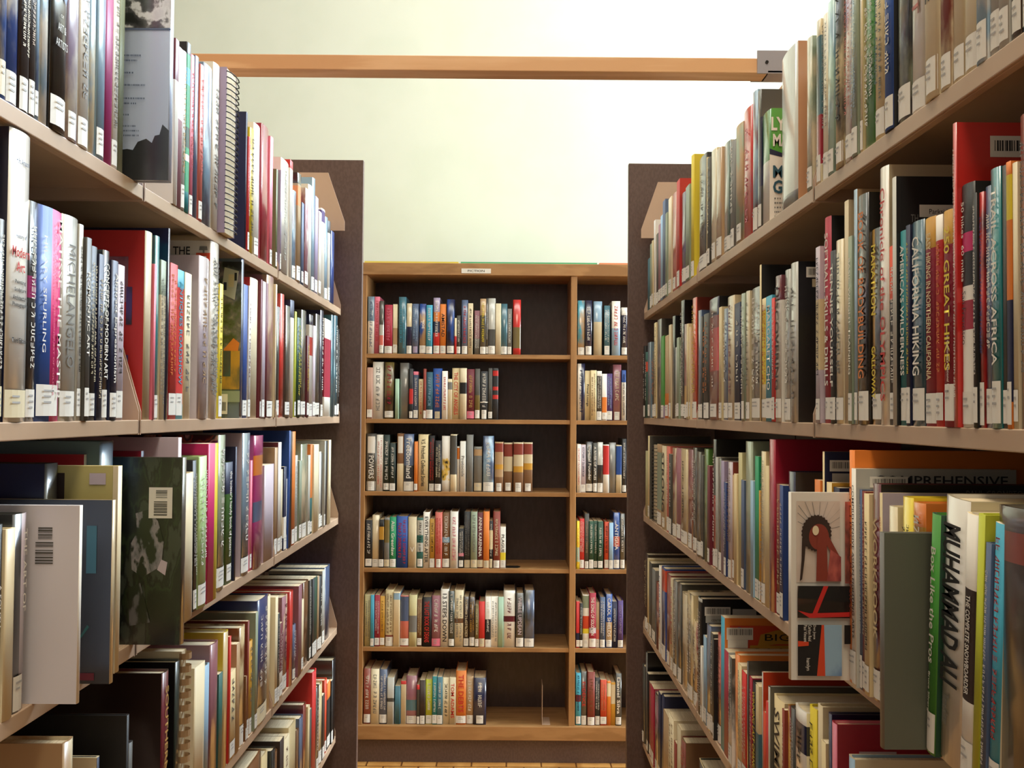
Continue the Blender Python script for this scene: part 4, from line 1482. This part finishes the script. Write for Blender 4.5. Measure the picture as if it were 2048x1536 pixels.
SPECIAL = {
 'comicback': 'light blue book showing its text-covered back, jutting from top shelf, left rack',
 'spiralwhite': 'white spiral-bound book jutting from the top shelf, left rack',
 'modernart': 'tall white book titled History of Modern Art, second shelf, left rack',
 'matisse': 'book with half blue, half crimson spine on second shelf, left rack',
 'michel': 'light grey book with large grey capitals, beside the blue and crimson spine',
 'redart': 'tall book showing its plain red board on second shelf, left rack',
 'thev': 'tall white book with orange printing press on its board, second left shelf',
 'picback': 'slate book showing pictures and barcode on its board, second left shelf',
 'whiteback': 'big white book turned back outwards with printed barcodes, third left shelf',
 'bluestick': 'dark grey book with a turquoise paper strip, behind the big white book',
 'yellowback': 'book with pale yellow board and dark hinge stripe, third left shelf',
 'lilacback': 'book with pale lilac board above the leafy dark cover, third left shelf',
 'treebook': 'large glossy book with dark leafy photograph and barcode label, third left shelf',
 'navyglossy': 'glossy navy board standing just behind the big white book, third left shelf',
 'scissor': 'cream comb-bound book in the lower left, fourth shelf, left rack',
 'bigblue': 'thick tall deep blue book on fourth shelf, left rack',
 'artof': 'charcoal and lilac book titled THE ART OF, beside the big white book',
 'artists': 'black book with pale capitals and blue spine picture, top left shelf',
 'crompton': 'maroon book titled WORKBOOK in cream capitals, third right shelf',
 'knit': 'green and navy book titled the knitter\'s handy book of patterns',
 'tancover': 'tall grey-white book showing a plain tan board, top shelf, right rack',
 'limebook': 'lime green and white book with big letters on its cover, top right shelf',
 'redtall': 'very tall red book with barcode label on its board, second right shelf',
 'parkside': 'black-covered book with white paper strip behind the white Olympics chronicle',
 'silver': 'thick light grey book with black board and barcode, second right shelf',
 'cho': 'bright aqua paperback with white capitals and yellow neighbour, second right shelf',
 'marathon': 'mustard and charcoal book titled MARATHON in yellow, second right shelf',
 'fifty': 'black and white block-patterned book with crimson band, second right shelf',
 'brick': 'tall brick red book at the right edge of the second right shelf',
 'bikebook': 'white book jutting out with bicycle chainring pictures on its cover, right rack',
 'graybook': 'plain grey green book jutting out beside the green boxing book',
 'box': 'bright green book titled Box Like the Pros, third right shelf',
 'ali': 'thick white book with huge black capitals, beside the green boxing book',
 'snow': 'book titled THE COMPLETE SNOWBOARDER with dark band, third right shelf',
 'bigbook': 'aqua and orange book with yellow BIG BOOK banner, fourth right shelf',
 'blackbar': 'black book with grey barcode stickers on its board, fourth right shelf',
 'coil': 'book bound with a black wire coil, third shelf, right rack',
 'crimson': 'crimson-covered book with a library stamp strip, fourth right shelf',
 'darkfront': 'big dark mottled book at the lower right corner of the picture',
 'shields': 'blue book with white capitals and tan foot, fifth row, narrow right bay',
 'comp': 'book titled COMPREHENSIVE ASIAN FIGHTING ARTS, third right shelf',
 'navybar': 'navy-covered paperback with barcode label behind the bicycle book',
}
cands = []
for sp, L in shelves.items():
    L.sort(key=lambda x: x['y'])
    for i, b in enumerate(L):
        b['opts'] = [SPECIAL[b['id']]] if b['id'] in SPECIAL else options(b, L, i)
        b['sp'] = sp; b['i'] = i; b['n'] = len(L)
count = {}
for b in books:
    for o in set(b['opts']): count[o] = count.get(o, 0) + 1
ORD = 'first second third fourth fifth sixth seventh eighth ninth tenth eleventh twelfth thirteenth fourteenth fifteenth sixteenth seventeenth eighteenth nineteenth twentieth'.split()


def ordinal(k):
    if k < 20: return ORD[k]
    tens = ['twenty', 'thirty', 'forty', 'fifty', 'sixty'][(k+1)//10-2]; r = (k+1) % 10
    return tens + '-' + ORD[r-1] if r else tens[:-1] + 'ieth'


used = set()
for b in books:
    if b.get('stuff'): continue
    lab = next((o for o in b['opts'] if count[o] == 1 and o not in used), None)
    if not lab:
        far = b['sh'][0] != 'C'
        if far: lab = '%s %s, %s from the aisle end, %s' % (cname(b['col']), NOUN(b), ordinal(b['n']-1-b['i']), b['sp'])
        else: lab = '%s %s, %s from the left, %s' % (cname(b['col']), NOUN(b), ordinal(b['i']), b['sp'])
    used.add(lab)
    tag(b['root'], lab, 'book', 'books on the ' + b['sp'].replace(', left', ' of the left').replace(', right', ' of the right'))

# scissors on the cream comb-bound neighbour
# ------------------------------------------------------------------ bookends in the wooden case
o = MB().box(0, .0018, -.11, .0, 0, .165).box(0, .035, -.11, 0, 0, .0012).build('bookend', M_STEELD)
o.location = (.150, YC+.125, ZC['C6']+CAMZ); tag(o, 'thin beige metal bookend standing alone in the bottom row of the bookcase', 'bookend', 'bookends in the wooden bookcase')
pts = [(.0, -.04), (.05, -.04), (.06, -.02), (.062, 0), (.05, .02), (0, .02)]
o = MB().prism([(x, y) for x, y in pts], 'z', 0, .0012).box(-.0012, 0, -.04, .02, 0, .12).build('bookend', M_DARKM)
BK = max((b for b in books if b['sh'] == 'C4' and b['y'] < .27), key=lambda b: b['y'])
o.location = (BK['y']+BK['w']/2+.0025, YC+.07, ZC['C4']+CAMZ); tag(o, 'black bookend with rounded foot after the last book, fourth row of the bookcase', 'bookend', 'bookends in the wooden bookcase')
